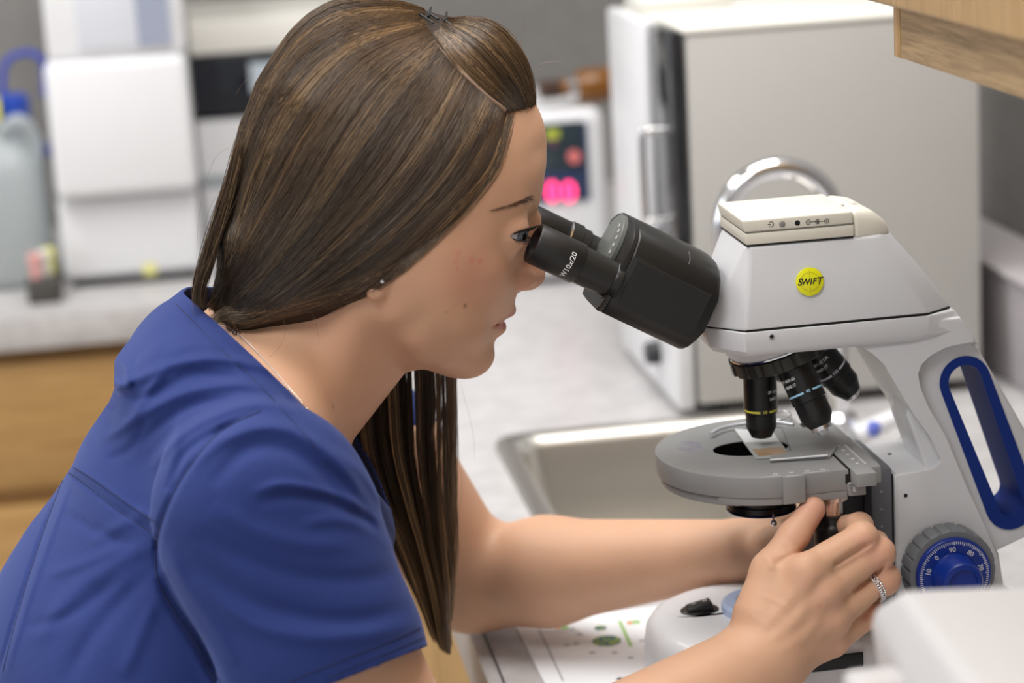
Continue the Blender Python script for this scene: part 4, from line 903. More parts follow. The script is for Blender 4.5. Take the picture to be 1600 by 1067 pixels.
# palpebral opening: an almond in the plane facing forward and to the side
ev_f = np.array([.80, .60, -.05]); ev_f /= np.linalg.norm(ev_f); ev_s = np.array([-.6, .8, 0.05]); ev_s -= ev_f * (ev_s @ ev_f); ev_s /= np.linalg.norm(ev_s); ev_u = np.cross(ev_f, ev_s)
if ev_u[2] < 0: ev_u = -ev_u
def f_head(p):
    d = relief_d(GH, p)
    q = p.copy(); q[:, 1] = np.abs(q[:, 1])
    # nose
    n = rc(q, M(832, 342, 0), nose_tip + [0, 0, 1], 5.5, 7.8)
    n = smin(n, ell(q, nose_tip + [-1, 1.5, -1], (9.5, 8.5, 8)), 4)
    n = smin(n, ell(q, alar + [1, -1.5, 0], (9.5, 5.5, 7.0)), 3.5)
    n = smin(n, rc(q, M(812, 447, 0), M(826, 442, 0), 3.2, 4), 3)
    d = smin(d, n, 4.5)
    # nostril
    d = smax(d, -ell(q, M(820, 447, 7) + [0, 0, -2.6], (4.6, 2.3, 2.6)), 1.5)
    # mouth line and lip crease
    d = smax(d, -(rc(q, M(790, 499.5, 0), M(768, 511, 26), 1.0, .5)), 1.2)
    # eye: lids over the eyeball, almond opening
    lid = np.linalg.norm(q - EYE, axis=1) - 12.6
    d = smin(d, lid, 7)
    e = q - EYE; ef = e @ ev_f; es = e @ ev_s; eu = e @ ev_u
    opening = np.sqrt((es / 1.9) ** 2 + ((eu + 1.2 - .05 * es) / .60) ** 2) - 5.4
    op = np.maximum(opening * .8, 6 - ef)
    d = smax(d, -op, 1.0)
    # lid crease
    ear = ell(q, M(588, 447, 69), (6.5, 4.5, 8.5)); d = smin(d, ear, 2)
    return d
ear_c = M(588, 447, 69)
NEAR_SH, NEAR_EL, NEAR_WR = M(412, 800, 150), np.array([106., 197, 27]), M(1185, 1035, 104)
FAR_EL = M(737, 905, -192); FAR_WR = M(1150, 862, -74)
hands = []
def finger(p, d, pts, rr, k=2.2):
    o = None
    for (a, b, ra, rb) in zip(pts, pts[1:], rr, rr[1:]):
        c = rc(p, a, b, ra, rb); o = c if o is None else smin(o, c, k)
    return o
# near hand joints, photograph pixels plus distance in front of the plane of symmetry
TH = [M(1186, 960, 98), M(1206, 893, 88), M(1240, 838, 76), M(1270, 795, 66)]
IX = [M(1258, 893, 101), M(1346, 841, 90), M(1343, 822, 72), M(1325, 822, 62)]
MD = [M(1283, 925, 103), M(1372, 864, 90), M(1367, 850, 66), M(1338, 850, 57)]
RG = [M(1297, 962, 101), M(1380, 904, 89), M(1374, 890, 64), M(1340, 885, 54)]
LT = [M(1299, 1000, 97), M(1358, 958, 85), M(1352, 946, 66), M(1330, 935, 58)]
WR = NEAR_WR
def px_grid(strokes):
    g = np.zeros((540, 810)); yy, xx = np.mgrid[0:540, 0:810] * 2.0
    for pts, w_, h_ in strokes:
        P_ = smooth_path(np.array([(a, b, 0) for a, b in pts], float), 6)[:, :2]; best = np.full(g.shape, 1e9); tt = np.zeros(g.shape)
        x0, y0 = P_.min(0) - w_ * 3; x1, y1 = P_.max(0) + w_ * 3; ix = slice(max(0, int(x0 / 2)), max(1, int(x1 / 2) + 1)); iy = slice(max(0, int(y0 / 2)), max(1, int(y1 / 2) + 1))
        X_, Y_ = xx[iy, ix], yy[iy, ix]; b = best[iy, ix]; t_ = tt[iy, ix]
        for k in range(len(P_) - 1):
            a, c = P_[k], P_[k + 1]; d = c - a; t = np.clip(((X_ - a[0]) * d[0] + (Y_ - a[1]) * d[1]) / (d @ d + 1e-9), 0, 1)
            dd = np.hypot(X_ - a[0] - t * d[0], Y_ - a[1] - t * d[1]); m = dd < b; b[m] = dd[m]; t_[m] = ((k + t) / (len(P_) - 1))[m]
        g[iy, ix] += h_ * np.exp(-(b / w_) ** 2) * np.clip(np.minimum(t_, 1 - t_) * 5, 0, 1) ** .7
    return g
def samp(g, p):
    pr = px_of(p); u = np.clip(pr[:, 0] / 2, 0, 808.9); v = np.clip(pr[:, 1] / 2, 0, 538.9); i = v.astype(int); j = u.astype(int); a = v - i; b = u - j
    r = (g[i, j] * (1 - b) + g[i, j + 1] * b) * (1 - a) + (g[i + 1, j] * (1 - b) + g[i + 1, j + 1] * b) * a
    return r * ((pr[:, 0] > -6) & (pr[:, 0] < 1600) & (pr[:, 1] > 0) & (pr[:, 1] < 1082))
HANDREL = px_grid([
    ([(1182, 992), (1226, 945), (1262, 900)], 9, .5), ([(1196, 1008), (1246, 968), (1290, 926)], 9, .5), ([(1208, 1024), (1260, 994), (1300, 962)], 9, .45),
    ([(1222, 968), (1262, 930), (1292, 900)], 8, -.6), ([(1236, 992), (1275, 962), (1304, 940)], 8, -.5), ([(1250, 1020), (1285, 998), (1312, 978)], 8, -.5),
    ([(1300, 885), (1332, 866), (1368, 845)], 3.2, -2.2), ([(1332, 926), (1362, 902), (1390, 874)], 3.2, -2.2), ([(1346, 968), (1360, 950), (1384, 926)], 3.2, -2.0),
    ([(1208, 882), (1238, 868), (1272, 848)], 5, -1.3), ([(1190, 862), (1203, 876), (1206, 892)], 6, .8), ([(1180, 925), (1230, 950), (1286, 1000)], 4, .25), ([(1165, 955), (1205, 985), (1250, 1040)], 5, .2),
    ([(1222, 846), (1232, 858), (1240, 866)], 2.5, -.5), ([(1229, 838), (1240, 850), (1248, 858)], 2.5, -.5), ([(1338, 814), (1350, 822), (1362, 838)], 3, .3), ([(1136, 972), (1150, 996), (1172, 1016)], 6, -.3)])
def f_nhand(p):
    out = np.full(len(p), 60.); m = bb(p, (100, 20, -5), (430, 260, 190))
    if not m.any(): return out
    q = p[m]
    d = rc(q, NEAR_EL, NEAR_EL + (WR - NEAR_EL) * .35, 33, 35); d = smin(d, rc(q, NEAR_EL + (WR - NEAR_EL) * .35, WR, 35, 25.5), 14)
    palm = None
    for a, r0, r1 in ((IX[0], 17, 12), (MD[0], 17.5, 12.2), (RG[0], 17, 11.8), (LT[0], 15.5, 11)):
        c = rc(q, WR + (a - WR) * .12, a, r0, r1); palm = c if palm is None else smin(palm, c, 9)
    palm = smin(palm, rc(q, WR + [10, -6, 6], M(1225, 905, 86), 16, 12), 12)
    d = smin(d, palm, 16)
    th = finger(q, None, TH, (16, 12.5, 9.2, 8.0), 5); d = smin(d, th, 7)
    for k in (IX, MD, RG, LT):
        r = (10.6, 9.6, 8.4, 7.4) if k is not LT else (9.6, 8.6, 7.6, 6.8)
        f = finger(q, None, k, r, 2.5)
        f = smin(f, np.linalg.norm(q - (k[1] + [0, 1.0, 0]), axis=1) - r[1] - .5, 3)
        # knuckles only blend with the palm, neighbouring fingers stay apart
        d = smin(d, f, 3.0)
    for k in (IX, MD, RG): d = smin(d, np.linalg.norm(q - (k[0] + [0, 2.2, 0]), axis=1) - 10.6, 6)
    for a, b in ((IX, WR), (MD, WR), (RG, WR)): d = smin(d, rc(q, a[0] + [0, 10.0, 0], b + [12, 12, 4], 2.4, 2.0), 5)
    # creases between fingers
    for (a0, a1), k in ((((1308, 880), (1352, 851)), 102), (((1338, 920), (1370, 893)), 101)):
        d = smax(d, -rc(q, M(*a0, k + 4), M(*a1, k - 1), .9, .5), 3.0)
    out[m] = d - samp(HANDREL, q) * np.clip((q[:, 1] - 74) / 10, 0, 1)
    return out
F1 = [M(1205, 840, -62), M(1250, 812, -52), M(1280, 815, -38), M(1290, 830, -30)]
def f_fhand(p):
    out = np.full(len(p), 60.); m = bb(p, (90, -290, -5), (430, 10, 300))
    if not m.any(): return out
    q = p[m]
    d = rc(q, FAR_EL, FAR_EL + (FAR_WR - FAR_EL) * .3, 36.5, 37.5); d = smin(d, rc(q, FAR_EL + (FAR_WR - FAR_EL) * .3, FAR_WR, 37.5, 22), 12)
    d = smin(d, rc(q, M(600, 720, -175), FAR_EL, 46, 36), 14)
    for i, (a, b, c) in enumerate((((1215, 822, -66), (1262, 800, -62), (1290, 812, -48)), ((1222, 838, -70), (1272, 828, -66), (1298, 838, -50)), ((1222, 856, -74), (1270, 854, -70), (1296, 862, -54)), ((1215, 872, -76), (1258, 876, -72), (1280, 880, -58)))):
        d = smin(d, rc(q, FAR_WR, M(*a), 16, 11.5), 9)
        f = finger(q, None, [M(*a), M(*b), M(*c)], (10.5, 9, 7.5), 3); d = smin(d, f, 3)
    d = smin(d, finger(q, None, [FAR_WR + [8, 8, -2], M(1205, 850, -50), M(1240, 845, -36), M(1262, 835, -30)], (15, 12, 9, 8), 4), 6)
    out[m] = d
    return out
def torso(p, g=0.):
    q = p.copy(); q[:, 1] *= .66
    c = [(np.array([19., 0, 232]), 69), (np.array([9., 0, 165]), 95), (np.array([-29., 0, 82]), 113), (np.array([-38., 0, -60]), 118)]
    d = None
    for (a, ra), (b, rb) in zip(c, c[1:]):
        e = rc(q, a, b, ra + g, rb + g); d = e if d is None else smin(d, e, 10)
    t = q.copy(); t[:, 1] = np.abs(p[:, 1])
    d = smin(d, rc(t, (30, 0, 250), (26, 138, 222), 44 + g, 42 + g), 26)
    return d
def f_neck(p):
    q = p.copy(); q[:, 1] = np.abs(q[:, 1])
    d = rc(p, M(538, 462, 0), M(448, 578, 0), 54, 54)
    d = smin(d, rc(p, M(556, 504, 0), M(462, 622, 0), 42, 43), 10)
    d = smin(d, rc(q, (40, 0, 258), (30, 110, 232), 48, 38), 22)
    # cord of muscle behind the jaw, collar bone
    d = smin(d, rc(q, M(560, 480, 50), M(490, 650, 30), 13, 11), 14)
    return d
def f_skin(p):
    p = np.asarray(p, float); out = np.full(len(p), 60.)
    m = bb(p, (-30, -130, 190), (260, 130, 500))
    if m.any():
        q = p[m]; out[m] = smin(f_head(q), f_neck(q), 13)
    d = smin(out, torso(p, -9), 12)
    m = bb(p, (-60, 60, 20), (260, 290, 300)); t = np.full(len(p), 60.)
    if m.any(): t[m] = rc(p[m], NEAR_SH, NEAR_EL, 48, 39)
    d = smin(d, t, 12)
    d = smin(d, f_nhand(p), 12); d = smin(d, f_fhand(p), 12)
    return np.maximum(d, -60 - p[:, 2])
import time as _t; _t0 = _t.time()
PE = thing('person', 'woman with long brown hair in a blue scrub top leaning into the microscope eyepieces', 'person', (0.02, YS, TOP - .06))
V, Fq = surf_mesh(f_skin, (-160, -300, -70), (420, 300, 500), 1.3)
print('skin', len(V), _t.time() - _t0)
def surf_pts(f, pts, **k):
    a = np.array(pts, float); return march(f, a[:, 0], a[:, 1], **k)[0]
def hn(p, s=17.):   # cheap smooth noise
    return (np.sin(p[:, 0] / s + 1.3 * np.sin(p[:, 2] / s * .7)) * np.sin(p[:, 1] / s * 1.1 + 2) + np.sin(p[:, 2] / s * 1.7 + p[:, 0] / s * .6)) / 2
MOLES = [(727, 478, 1.3, .5), (698, 488, .7, .35), (688, 548, .7, .4), (521, 635, 1.3, .45), (612, 512, .5, .2), (744, 424, .9, .0), (750, 408, 1.3, -1), (738, 407, 1.5, -1), (712, 408, 1.2, -.7), (757, 443, .8, -.6), (714, 420, .8, -.6), (1281, 947, 1.2, -1), (1313, 905, 1.0, -.8), (716, 396, 1.6, -.6)]
MP = [(march(f_head, a, b, 120, 0)[0] if a < 1000 else march(f_nhand, a, b, 160, 60)[0], r, k) for a, b, r, k in MOLES[:3] + MOLES[4:]]
MP.append((march(f_skin, 521, 635, 120, 0)[0], 1.3, .45))
LIPU, LIPL = M(800, 490, 4), M(787, 509, 5)
def skin_col(p):
    base = np.array([.70, .415, .270]); c = np.tile(base, (len(p), 1))
    c *= (1 + .035 * hn(p, 19) + .02 * hn(p, 5.5))[:, None]
    def mixc(col, w_): nonlocal c; w_ = np.clip(w_, 0, 1)[:, None]; c = c * (1 - w_) + np.array(col) * w_
    def g(c0, r): return np.exp(-(((p - c0) / np.asarray(r, float)) ** 2).sum(1))
    for s in (1, -1):
        sg = np.array([1, s, 1])
        mixc((.72, .33, .23), .50 * g(M(738, 425, 58) * sg, (22, 30, 20)))
        mixc((.70, .30, .22), .55 * g(alar * sg, (9, 9, 9)))
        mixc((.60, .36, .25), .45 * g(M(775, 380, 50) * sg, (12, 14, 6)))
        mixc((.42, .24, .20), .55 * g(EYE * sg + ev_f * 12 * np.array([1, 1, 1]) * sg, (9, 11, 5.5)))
    mixc((.68, .30, .22), .5 * g(nose_tip + [5, 0, 0], (9, 9, 9)))
    ah = np.abs(p[:, 1])
    pr = px_of(p); hd = (p[:, 2] > 200) & (ah < 30)
    # lips follow the mouth from its middle to the corner
    def seg(a, b):
        a = np.array(a, float); b = np.array(b, float); d = b - a; t = np.clip(((pr - a) @ d) / (d @ d), 0, 1); return np.linalg.norm(pr - a - t[:, None] * d, axis=1), t
    d1, t1 = seg((801, 492), (772, 509)); d2, t2 = seg((789, 508), (772, 513))
    lip = np.maximum(np.clip((6.0 - 4.5 * t1 - d1) / 3, 0, 1), np.clip((8.5 - 4 * t2 - d2) / 3, 0, 1)) * hd
    mixc((.55, .22, .20), .75 * lip)
    for c0, r, k in MP:
        if k > 0: mixc((.16, .07, .04), k * 1.6 * g(c0, r))
        else: mixc((.68, .20, .16), -k * .55 * g(c0, r * 1.3))
    # hands: redder finger joints
    for k in (IX, MD, RG, LT):
        mixc((.72, .33, .24), .45 * g(k[1] + [0, 8, 0], 9)); mixc((.72, .36, .26), .3 * g(k[0] + [0, 9, 0], 9))
    mixc((.62, .27, .22), .6 * g(TH[3], 13)); mixc((.68, .34, .25), .35 * g(TH[2], 16))
    # scalp under the hair
    return np.clip(c, .02, .95)
M_skin = mat('skin', (.62, .36, .24), .50, sss=.18, spec=.4)
nt, N_, L_, b_ = nodes(M_skin); at = N_.new('ShaderNodeAttribute'); at.attribute_name = 'tint'; L_.new(at.outputs['Color'], b_.inputs['Base Color'])
add_bump(M_skin, 900, .16, .0004)
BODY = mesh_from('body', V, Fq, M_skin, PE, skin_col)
# ---- eyes
def ball(bm, c, r, n=24, mi=0, scale=(1, 1, 1)):
    m_ = Matrix.Translation(Vector(c)) @ Matrix.Diagonal((*scale, 1)); g = bmesh.ops.create_uvsphere(bm, u_segments=n, v_segments=n // 2, radius=r, matrix=m_)
    for v in g['verts']:
        for f in v.link_faces: f.material_index = mi
    return g
GAZE = np.array([.90, .0, -.34]); GAZE /= np.linalg.norm(GAZE)
for s in (1, -1):
    c = EYE * np.array([1, s, 1]); cw = toW(c); bm = bmesh.new(); ball(bm, cw, .0119, 112)
    gz = np.array([.91, -.30 * 0 * s, -.30]); gz = np.array([.66, -.66 * s, -.20]); gz /= np.linalg.norm(gz)
    for f in bm.faces:
        d_ = (np.array(f.calc_center_median()) - cw); a_ = math.acos(np.clip(d_ @ gz / np.linalg.norm(d_), -1, 1))
        f.material_index = 2 if a_ < .19 else (1 if a_ < .52 else 0)
    eb = bm_obj('eyeball', bm, None, PE, 60, [mat('eye_white_shaded', (.46, .41, .40), .2), noise_mix(mat('iris_grey_blue', (.13, .15, .19), .1), (.05, .065, .085), (.19, .22, .26), 900), mat('pupil', (.005, .005, .005), .05)])  # eye white darkened, shading put into its colour
def strand_mesh(name, curves, rad, m, parent, cols=None, sides=3, taper=True):
    """curves: (n, k, 3) in mm"""
    C_ = np.asarray(curves, float); n, k, _ = C_.shape
    T = np.gradient(C_, axis=1); T /= np.linalg.norm(T, axis=2, keepdims=True) + 1e-9
    ref = np.array([0.12, 1., 0.08]); U_ = np.cross(T, ref); U_ /= np.linalg.norm(U_, axis=2, keepdims=True) + 1e-9; W_ = np.cross(T, U_)
    rr = np.broadcast_to(np.asarray(rad, float).reshape(-1, 1), (n, k)).copy()
    if taper: t = np.linspace(0, 1, k); rr *= np.clip((1 - t) * 6, .25, 1) * np.clip(t * 12 + .4, 0, 1)
    V = []
    for s in range(sides):
        a = 2 * math.pi * s / sides; V.append(C_ + (U_ * math.cos(a) + W_ * math.sin(a)) * rr[..., None])
    V = np.stack(V, 2).reshape(-1, 3)
    base = (np.arange(n)[:, None] * k + np.arange(k - 1)[None]) * sides; q = []
    for s in range(sides): s2 = (s + 1) % sides; q.append(np.stack([base + s, base + s2, base + s2 + sides, base + s + sides], -1).reshape(-1, 4))
    Fq = np.concatenate(q)
    me = bpy.data.meshes.new(name); W = (toW(V) - np.array(root_loc(parent))).astype(np.float32)
    me.vertices.add(len(W)); me.vertices.foreach_set('co', W.ravel()); me.loops.add(Fq.size); me.polygons.add(len(Fq))
    me.loops.foreach_set('vertex_index', Fq.ravel().astype(np.int32)); me.polygons.foreach_set('loop_start', (np.arange(len(Fq)) * 4).astype(np.int32))
    me.polygons.foreach_set('use_smooth', np.ones(len(Fq), bool)); me.update(calc_edges=True); me.materials.append(m)
    if cols is not None:
        c = np.repeat(cols.reshape(n, -1, 3) if cols.ndim == 3 else np.repeat(cols[:, None], k, 1), sides, axis=1).reshape(-1, 3)
        c = np.concatenate([c, np.ones((len(c), 1))], 1).astype(np.float32); at = me.color_attributes.new('tint', 'FLOAT_COLOR', 'POINT'); at.data.foreach_set('color', c.ravel())
    o = bpy.data.objects.new(name, me); COL.objects.link(o); o.parent = parent; return o
M_lash = mat('lash_black', (.012, .010, .010), .5)
# lashes: from the rim of the opening outwards
def rim(t, upper, s=1):
    es = (t - .5) * 2 * 9.6; eu = (1 if upper else -1) * 3.25 * math.sqrt(max(0, 1 - (es / 10.6) ** 2)) - 1.2 + .05 * es
    r = math.sqrt(max(1, 12.7 ** 2 - es * es - eu * eu)); v = ev_f * r + ev_s * es + ev_u * eu
    return (EYE + v) * np.array([1, s, 1]), v
ls = []
for s in (1, -1):
    for up_, n_ in ((True, 46), (False, 26)):
        for i in range(n_):
            t = (i + RNG.random()) / n_; p0, v = rim(t, up_, s); v = v / np.linalg.norm(v)
            out = v * .8 + ev_u * (.15 if up_ else -.55) + ev_s * (t - .5) * .6 + np.array([.35, 0, .0]) ; out = out / np.linalg.norm(out) * np.array([1, s, 1]); L_h = (6.2 if up_ else 3.4) * (.8 + .3 * RNG.random())
            q = np.linspace(0, 1, 6)[:, None]; ls.append(p0 + out * L_h * q + np.array([0, 0, 1.]) * L_h * (.28 if up_ else -.1) * q * q)
strand_mesh('eyelashes', ls, .13, M_lash, PE)
ln = []
for s in (1, -1):
    for up_ in (True, False):
        for k_ in range(3 if up_ else 1):
            ln.append(np.array([rim(t, up_, s)[0] + np.array([0, 0, .25 * k_ * (1 if up_ else -1)]) for t in np.linspace(.0, 1, 20)]))
strand_mesh('lid_liner', ln, .38, mat('liner_dark', (.035, .028, .03), .5), PE, taper=False)
# eyebrows
bs = []
br = [(770, 331), (790, 326), (808, 321), (822, 315), (836, 311)]
bpts = smooth_path(np.array([(a, b, 0) for a, b in br]), 10)[:, :2]
for i in range(210):
    t = RNG.random() ** .75; j = t * (len(bpts) - 1.001); a = bpts[int(j)] * (1 - j % 1) + bpts[int(j) + 1] * (j % 1); wd = 3.0 + 5.5 * t
    o = a + RNG.normal(size=2) * [2, wd * .42]; d = np.array([-.96, -.10 + .35 * (o[1] - a[1]) / 5 * -1]) * (6 + 6 * RNG.random())
    bs.append((o, o + d * .5, o + d))
bq = np.array(bs); hp3, _ = march(f_head, bq[..., 0], bq[..., 1], 110, 0)
hp3 = hp3 + np.array([0, .35, .1]); bl = np.concatenate([hp3, hp3 * np.array([1, -1, 1])])
strand_mesh('eyebrows', bl, .07, mat('brow_brown', (.16, .09, .055), .6), PE)
print('face', _t.time() - _t0)
# ---- scrub top
FOLDS = px_grid([
    ([(172, 600), (215, 592), (262, 572), (330, 560), (410, 572), (470, 600)], 9, 3.2), ([(185, 622), (235, 618), (300, 585), (380, 590)], 8, -2.2),
    ([(190, 672), (235, 640), (300, 610), (380, 600), (450, 622)], 9, 2.6), ([(215, 700), (250, 664), (300, 634), (370, 620)], 8, -2.2),
    ([(235, 735), (270, 690), (320, 655), (400, 630), (470, 645)], 9, 2.4), ([(262, 770), (285, 715), (330, 680), (380, 660)], 8, -2.5),
    ([(175, 565), (168, 600), (176, 640)], 8, -4.5), ([(195, 560), (200, 600), (178, 600)], 7, 3.2),
    ([(300, 730), (345, 690), (400, 668), (455, 672), (510, 706), (548, 745), (566, 790)], 11, 3.4), ([(330, 760), (380, 706), (440, 700), (500, 735), (540, 790)], 12, -3.0),
    ([(395, 770), (440, 757), (500, 766), (552, 785), (598, 822)], 7, 2.2), ([(400, 786), (450, 776), (505, 782), (560, 806), (605, 850)], 9, -2.6),
    ([(470, 820), (520, 812), (575, 824), (612, 858)], 9, 1.6), ([(300, 868), (380, 930), (470, 962), (560, 968), (640, 950)], 14, -2.4), ([(300, 905), (380, 970), (480, 996), (580, 990), (660, 968)], 13, 1.8),
    ([(410, 642), (345, 674), (292, 735), (258, 800), (245, 852), (247, 905)], 5, -2.2), ([(247, 900), (275, 950), (315, 1010), (355, 1090)], 9, -6.0), ([(262, 850), (285, 905), (330, 970), (372, 1040)], 12, 2.5),
    ([(105, 735), (140, 762), (190, 800), (246, 832)], 3.5, -1.6), ([(112, 728), (150, 752), (200, 788), (246, 812)], 4.5, 1.1), ([(103, 735), (70, 825), (30, 945), (-4, 1060)], 3.5, -1.8), ([(112, 745), (80, 835), (42, 945), (8, 1060)], 5, 1.2),
    ([(238, 850), (180, 880), (110, 930), (50, 1010)], 14, 1.8), ([(240, 890), (190, 940), (140, 1000), (100, 1070)], 14, -1.8), ([(235, 800), (190, 820), (140, 850)], 10, 1.2), ([(245, 930), (220, 990), (190, 1060)], 12, 1.6),
    ([(285, 640), (275, 700), (262, 760)], 8, 1.2), ([(150, 690), (200, 660), (240, 600), (262, 576)], 8, 2.0), ([(165, 720), (205, 700), (232, 655)], 8, -1.6), ([(330, 790), (400, 830), (480, 850), (560, 850)], 16, 1.8), ([(300, 830), (380, 870), (470, 900), (570, 905), (630, 890)], 15, -1.8), ([(100, 800), (150, 830), (210, 850)], 9, -1.3), ([(70, 900), (130, 880), (200, 850)], 10, 1.4), ([(40, 980), (110, 960), (190, 900)], 10, -1.4), ([(520, 700), (570, 745), (605, 800), (628, 860)], 8, 2.0), ([(505, 722), (552, 770), (590, 830)], 8, -1.6), ([(250, 560), (300, 540), (350, 548)], 10, 1.2), ([(290, 462), (350, 520), (430, 600), (500, 690)], 3, -.6), ([(282, 480), (340, 540), (420, 618), (488, 700)], 2.5, -1.0)])
def fold_h(p): return samp(FOLDS, p) * np.clip((p[:, 1] + 20) / 40, 0, 1)
SL0, SL1 = M(410, 800, 150), M(495, 1016, 180)
HP, HQ = M(684, 1003, 168), M(515, 1070, 232)
hd_ = SL1 - SL0; hd_ /= np.linalg.norm(hd_); e1 = (HQ - HP) / np.linalg.norm(HQ - HP); HN = hd_ - e1 * (hd_ @ e1); HN /= np.linalg.norm(HN)
NA = np.array([.35, 0, .937]); NC = np.array([62., 0, 268]); N1 = np.array([.937, 0, -.35])
def shirt_solid(p):
    d = torso(p, 6)
    q = p.copy(); q[:, 1] = np.abs(q[:, 1])
    d = smin(d, rc(q, (18, 0, 262), (2, 50, 252), 48, 46), 18)
    c = q.copy(); c[:, 1] *= .30; d = smin(d, rc(c, M(207, 580, 0), M(298, 482, 0), 12, 11), 5)
    # near sleeve
    s = rc(p, SL0, SL1, 62, 58); s = smin(s, rc(p, SL1, SL1 + (SL1 - SL0) * .6, 58, 55), 8)
    d = smin(d, s, 9)
    f = rc(p, (60, -160, 228), (112, -185, 150), 58, 52); f = smin(f, rc(p, (112, -185, 150), (140, -190, 110), 52, 50), 6); d = smin(d, f, 14)
    return d - fold_h(p) * .95 + .22 * hn(p, 9.)
NL = [(270, 442), (285, 457), (345, 510), (400, 561), (450, 609), (490, 652), (530, 700), (640, 830), (760, 980)]
def c_neck(p):
    """above the neckline: planes that rise with the distance from the middle, the same on both sides"""
    q = p.copy(); q[:, 1] = np.abs(q[:, 1]); pr = px_of(q); a = np.array(NL, float)
    y = np.interp(pr[:, 0], a[:, 0], a[:, 1]) ; c = (y - pr[:, 1]) * .28
    back = (px_of(p)[:, 0] < 285)
    return np.where((p[:, 2] > 100) & (np.abs(p[:, 1]) < 128) & (pr[:, 0] > 255), c, -40)
def c_hem(p): return np.where((rc(p, SL0, SL1 + (SL1 - SL0) * .9, 78, 78) < 0) & (p[:, 1] > 75), (p - HP) @ HN, -40)
def c_far(p): return np.where((p[:, 1] < -120) & (p[:, 0] > 30), (p - np.array([126, -188, 128])) @ np.array([.56, -.12, -.82]), -40)
V, Fq = surf_mesh(shirt_solid, (-175, -290, -70), (240, 290, 360), 1.8)
for cf in (c_neck, c_hem, c_far, lambda p: -55 - p[:, 2]):
    c = cf(V); keep = (c[Fq] < 0).any(1); Fq = Fq[keep]; mv = np.zeros(len(V), bool); mv[np.unique(Fq)] = True; mv &= (c > 0) & (c < 8); idx = np.where(mv)[0]
    p = V[idx]
    for _ in range(4):
        for fn in (cf, shirt_solid):
            f0 = fn(p); G = np.stack([(fn(p + np.eye(3)[k] * .4) - f0) / .4 for k in range(3)], 1); p = p - G * np.clip(f0 / np.maximum((G ** 2).sum(1), .05), -2, 2)[:, None]
    V[idx] = p
print('shirt', len(V), _t.time() - _t0)
M_scrub = mat('scrub_blue', (.016, .030, .135), .8, spec=.2)
b_ = M_scrub.node_tree.nodes['Principled BSDF']; b_.inputs['Sheen Weight'].default_value = .22; b_.inputs['Sheen Roughness'].default_value = .5; b_.inputs['Sheen Tint'].default_value = (.4, .5, 1, 1)
add_bump(M_scrub, 260, .35, .0006, (1, 1, 1), 6)
SHIRT = mesh_from('scrub_top', V, Fq, M_scrub, PE)
sm_ = SHIRT.modifiers.new('cloth', 'SOLIDIFY'); sm_.thickness = .0014; sm_.offset = -1
M_seam = mat('seam_navy', (.010, .015, .055), .8)
def seam(pts, off=0.0, r=.28, nm='seam', f=shirt_solid, m=M_seam, parent=None, k=8, h0=280):
    P_ = smooth_path(np.array([(a, b, 0) for a, b in pts], float), k)[:, :2]; q, ok = march(f, P_[:, 0], P_[:, 1], h0, -100)
    q = q[ok] + np.array([0, off, 0]); return tube(nm, toW(q), r / 1000, m, parent or SHIRT, 6)
seam([(276, 476), (340, 540), (420, 616), (494, 700)])
seam([(408, 642), (345, 674), (292, 735), (258, 800), (245, 852), (247, 905), (275, 955), (312, 1008), (345, 1066)], r=.4)
seam([(107, 738), (142, 764), (190, 802), (244, 836)]); seam([(115, 730), (150, 752), (200, 788), (246, 818)])
seam([(102, 740), (70, 825), (32, 945), (4, 1050)], r=.35)
seam([(668, 976), (620, 998), (560, 1022), (500, 1046), (450, 1066)]); 
seam([(676, 990), (628, 1011), (568, 1036), (508, 1062)], r=.2)
# ---- hair: a solid mass that follows the head, and strands combed over it
hair_out = [(833, 163), (831, 140), (824, 110), (812, 80), (795, 55), (770, 34), (740, 28), (712, 28), (690, 24), (662, 16), (640, 8), (610, 2), (572, -2), (535, 0), (500, 14), (468, 38), (440, 72), (416, 112), (394, 162), (372, 222), (358, 282), (350, 340), (345, 398), (340, 440), (334, 466), (322, 478), (345, 488), (385, 498), (425, 494), (470, 478), (530, 462), (590, 450), (660, 400), (720, 330), (770, 280), (800, 220), (815, 175)]
# the lower and front edges lie on the side of the head: given as inner points
side_edge = [(795, 172, 44), (784, 197, 52), (776, 242, 58), (750, 286, 64), (708, 335, 70), (660, 382, 72), (610, 420, 73), (575, 446, 73), (530, 470, 66), (470, 487, 62), (410, 500, 56), (360, 490, 48)]
outer_line_ = [(a, b) for a, b in hair_out[:24]] + [(306, 468), (330, 480), (385, 496), (430, 470), (500, 440), (560, 400), (640, 350), (720, 280), (790, 215), (820, 180)]
hair_in = [(815, 145, 28), (800, 110, 34), (770, 70, 36), (730, 60, 42), (790, 150, 46), (770, 120, 52), (740, 100, 57), (700, 70, 52), (665, 50, 46), (700, 110, 62), (745, 150, 64), (770, 190, 64), (740, 230, 72), (690, 160, 72), (640, 90, 66), (590, 60, 58), (540, 60, 54), (620, 160, 78), (560, 140, 76), (500, 110, 62), (690, 260, 79), (640, 300, 83), (620, 230, 84), (560, 250, 87), (500, 200, 80), (450, 160, 64), (590, 350, 85), (540, 330, 88), (480, 300, 82), (430, 240, 66), (560, 410, 82), (500, 400, 84), (450, 370, 76), (520, 440, 76), (460, 440, 74), (410, 420, 66), (370, 390, 52), (470, 465, 70), (420, 470, 64), (375, 460, 54), ]
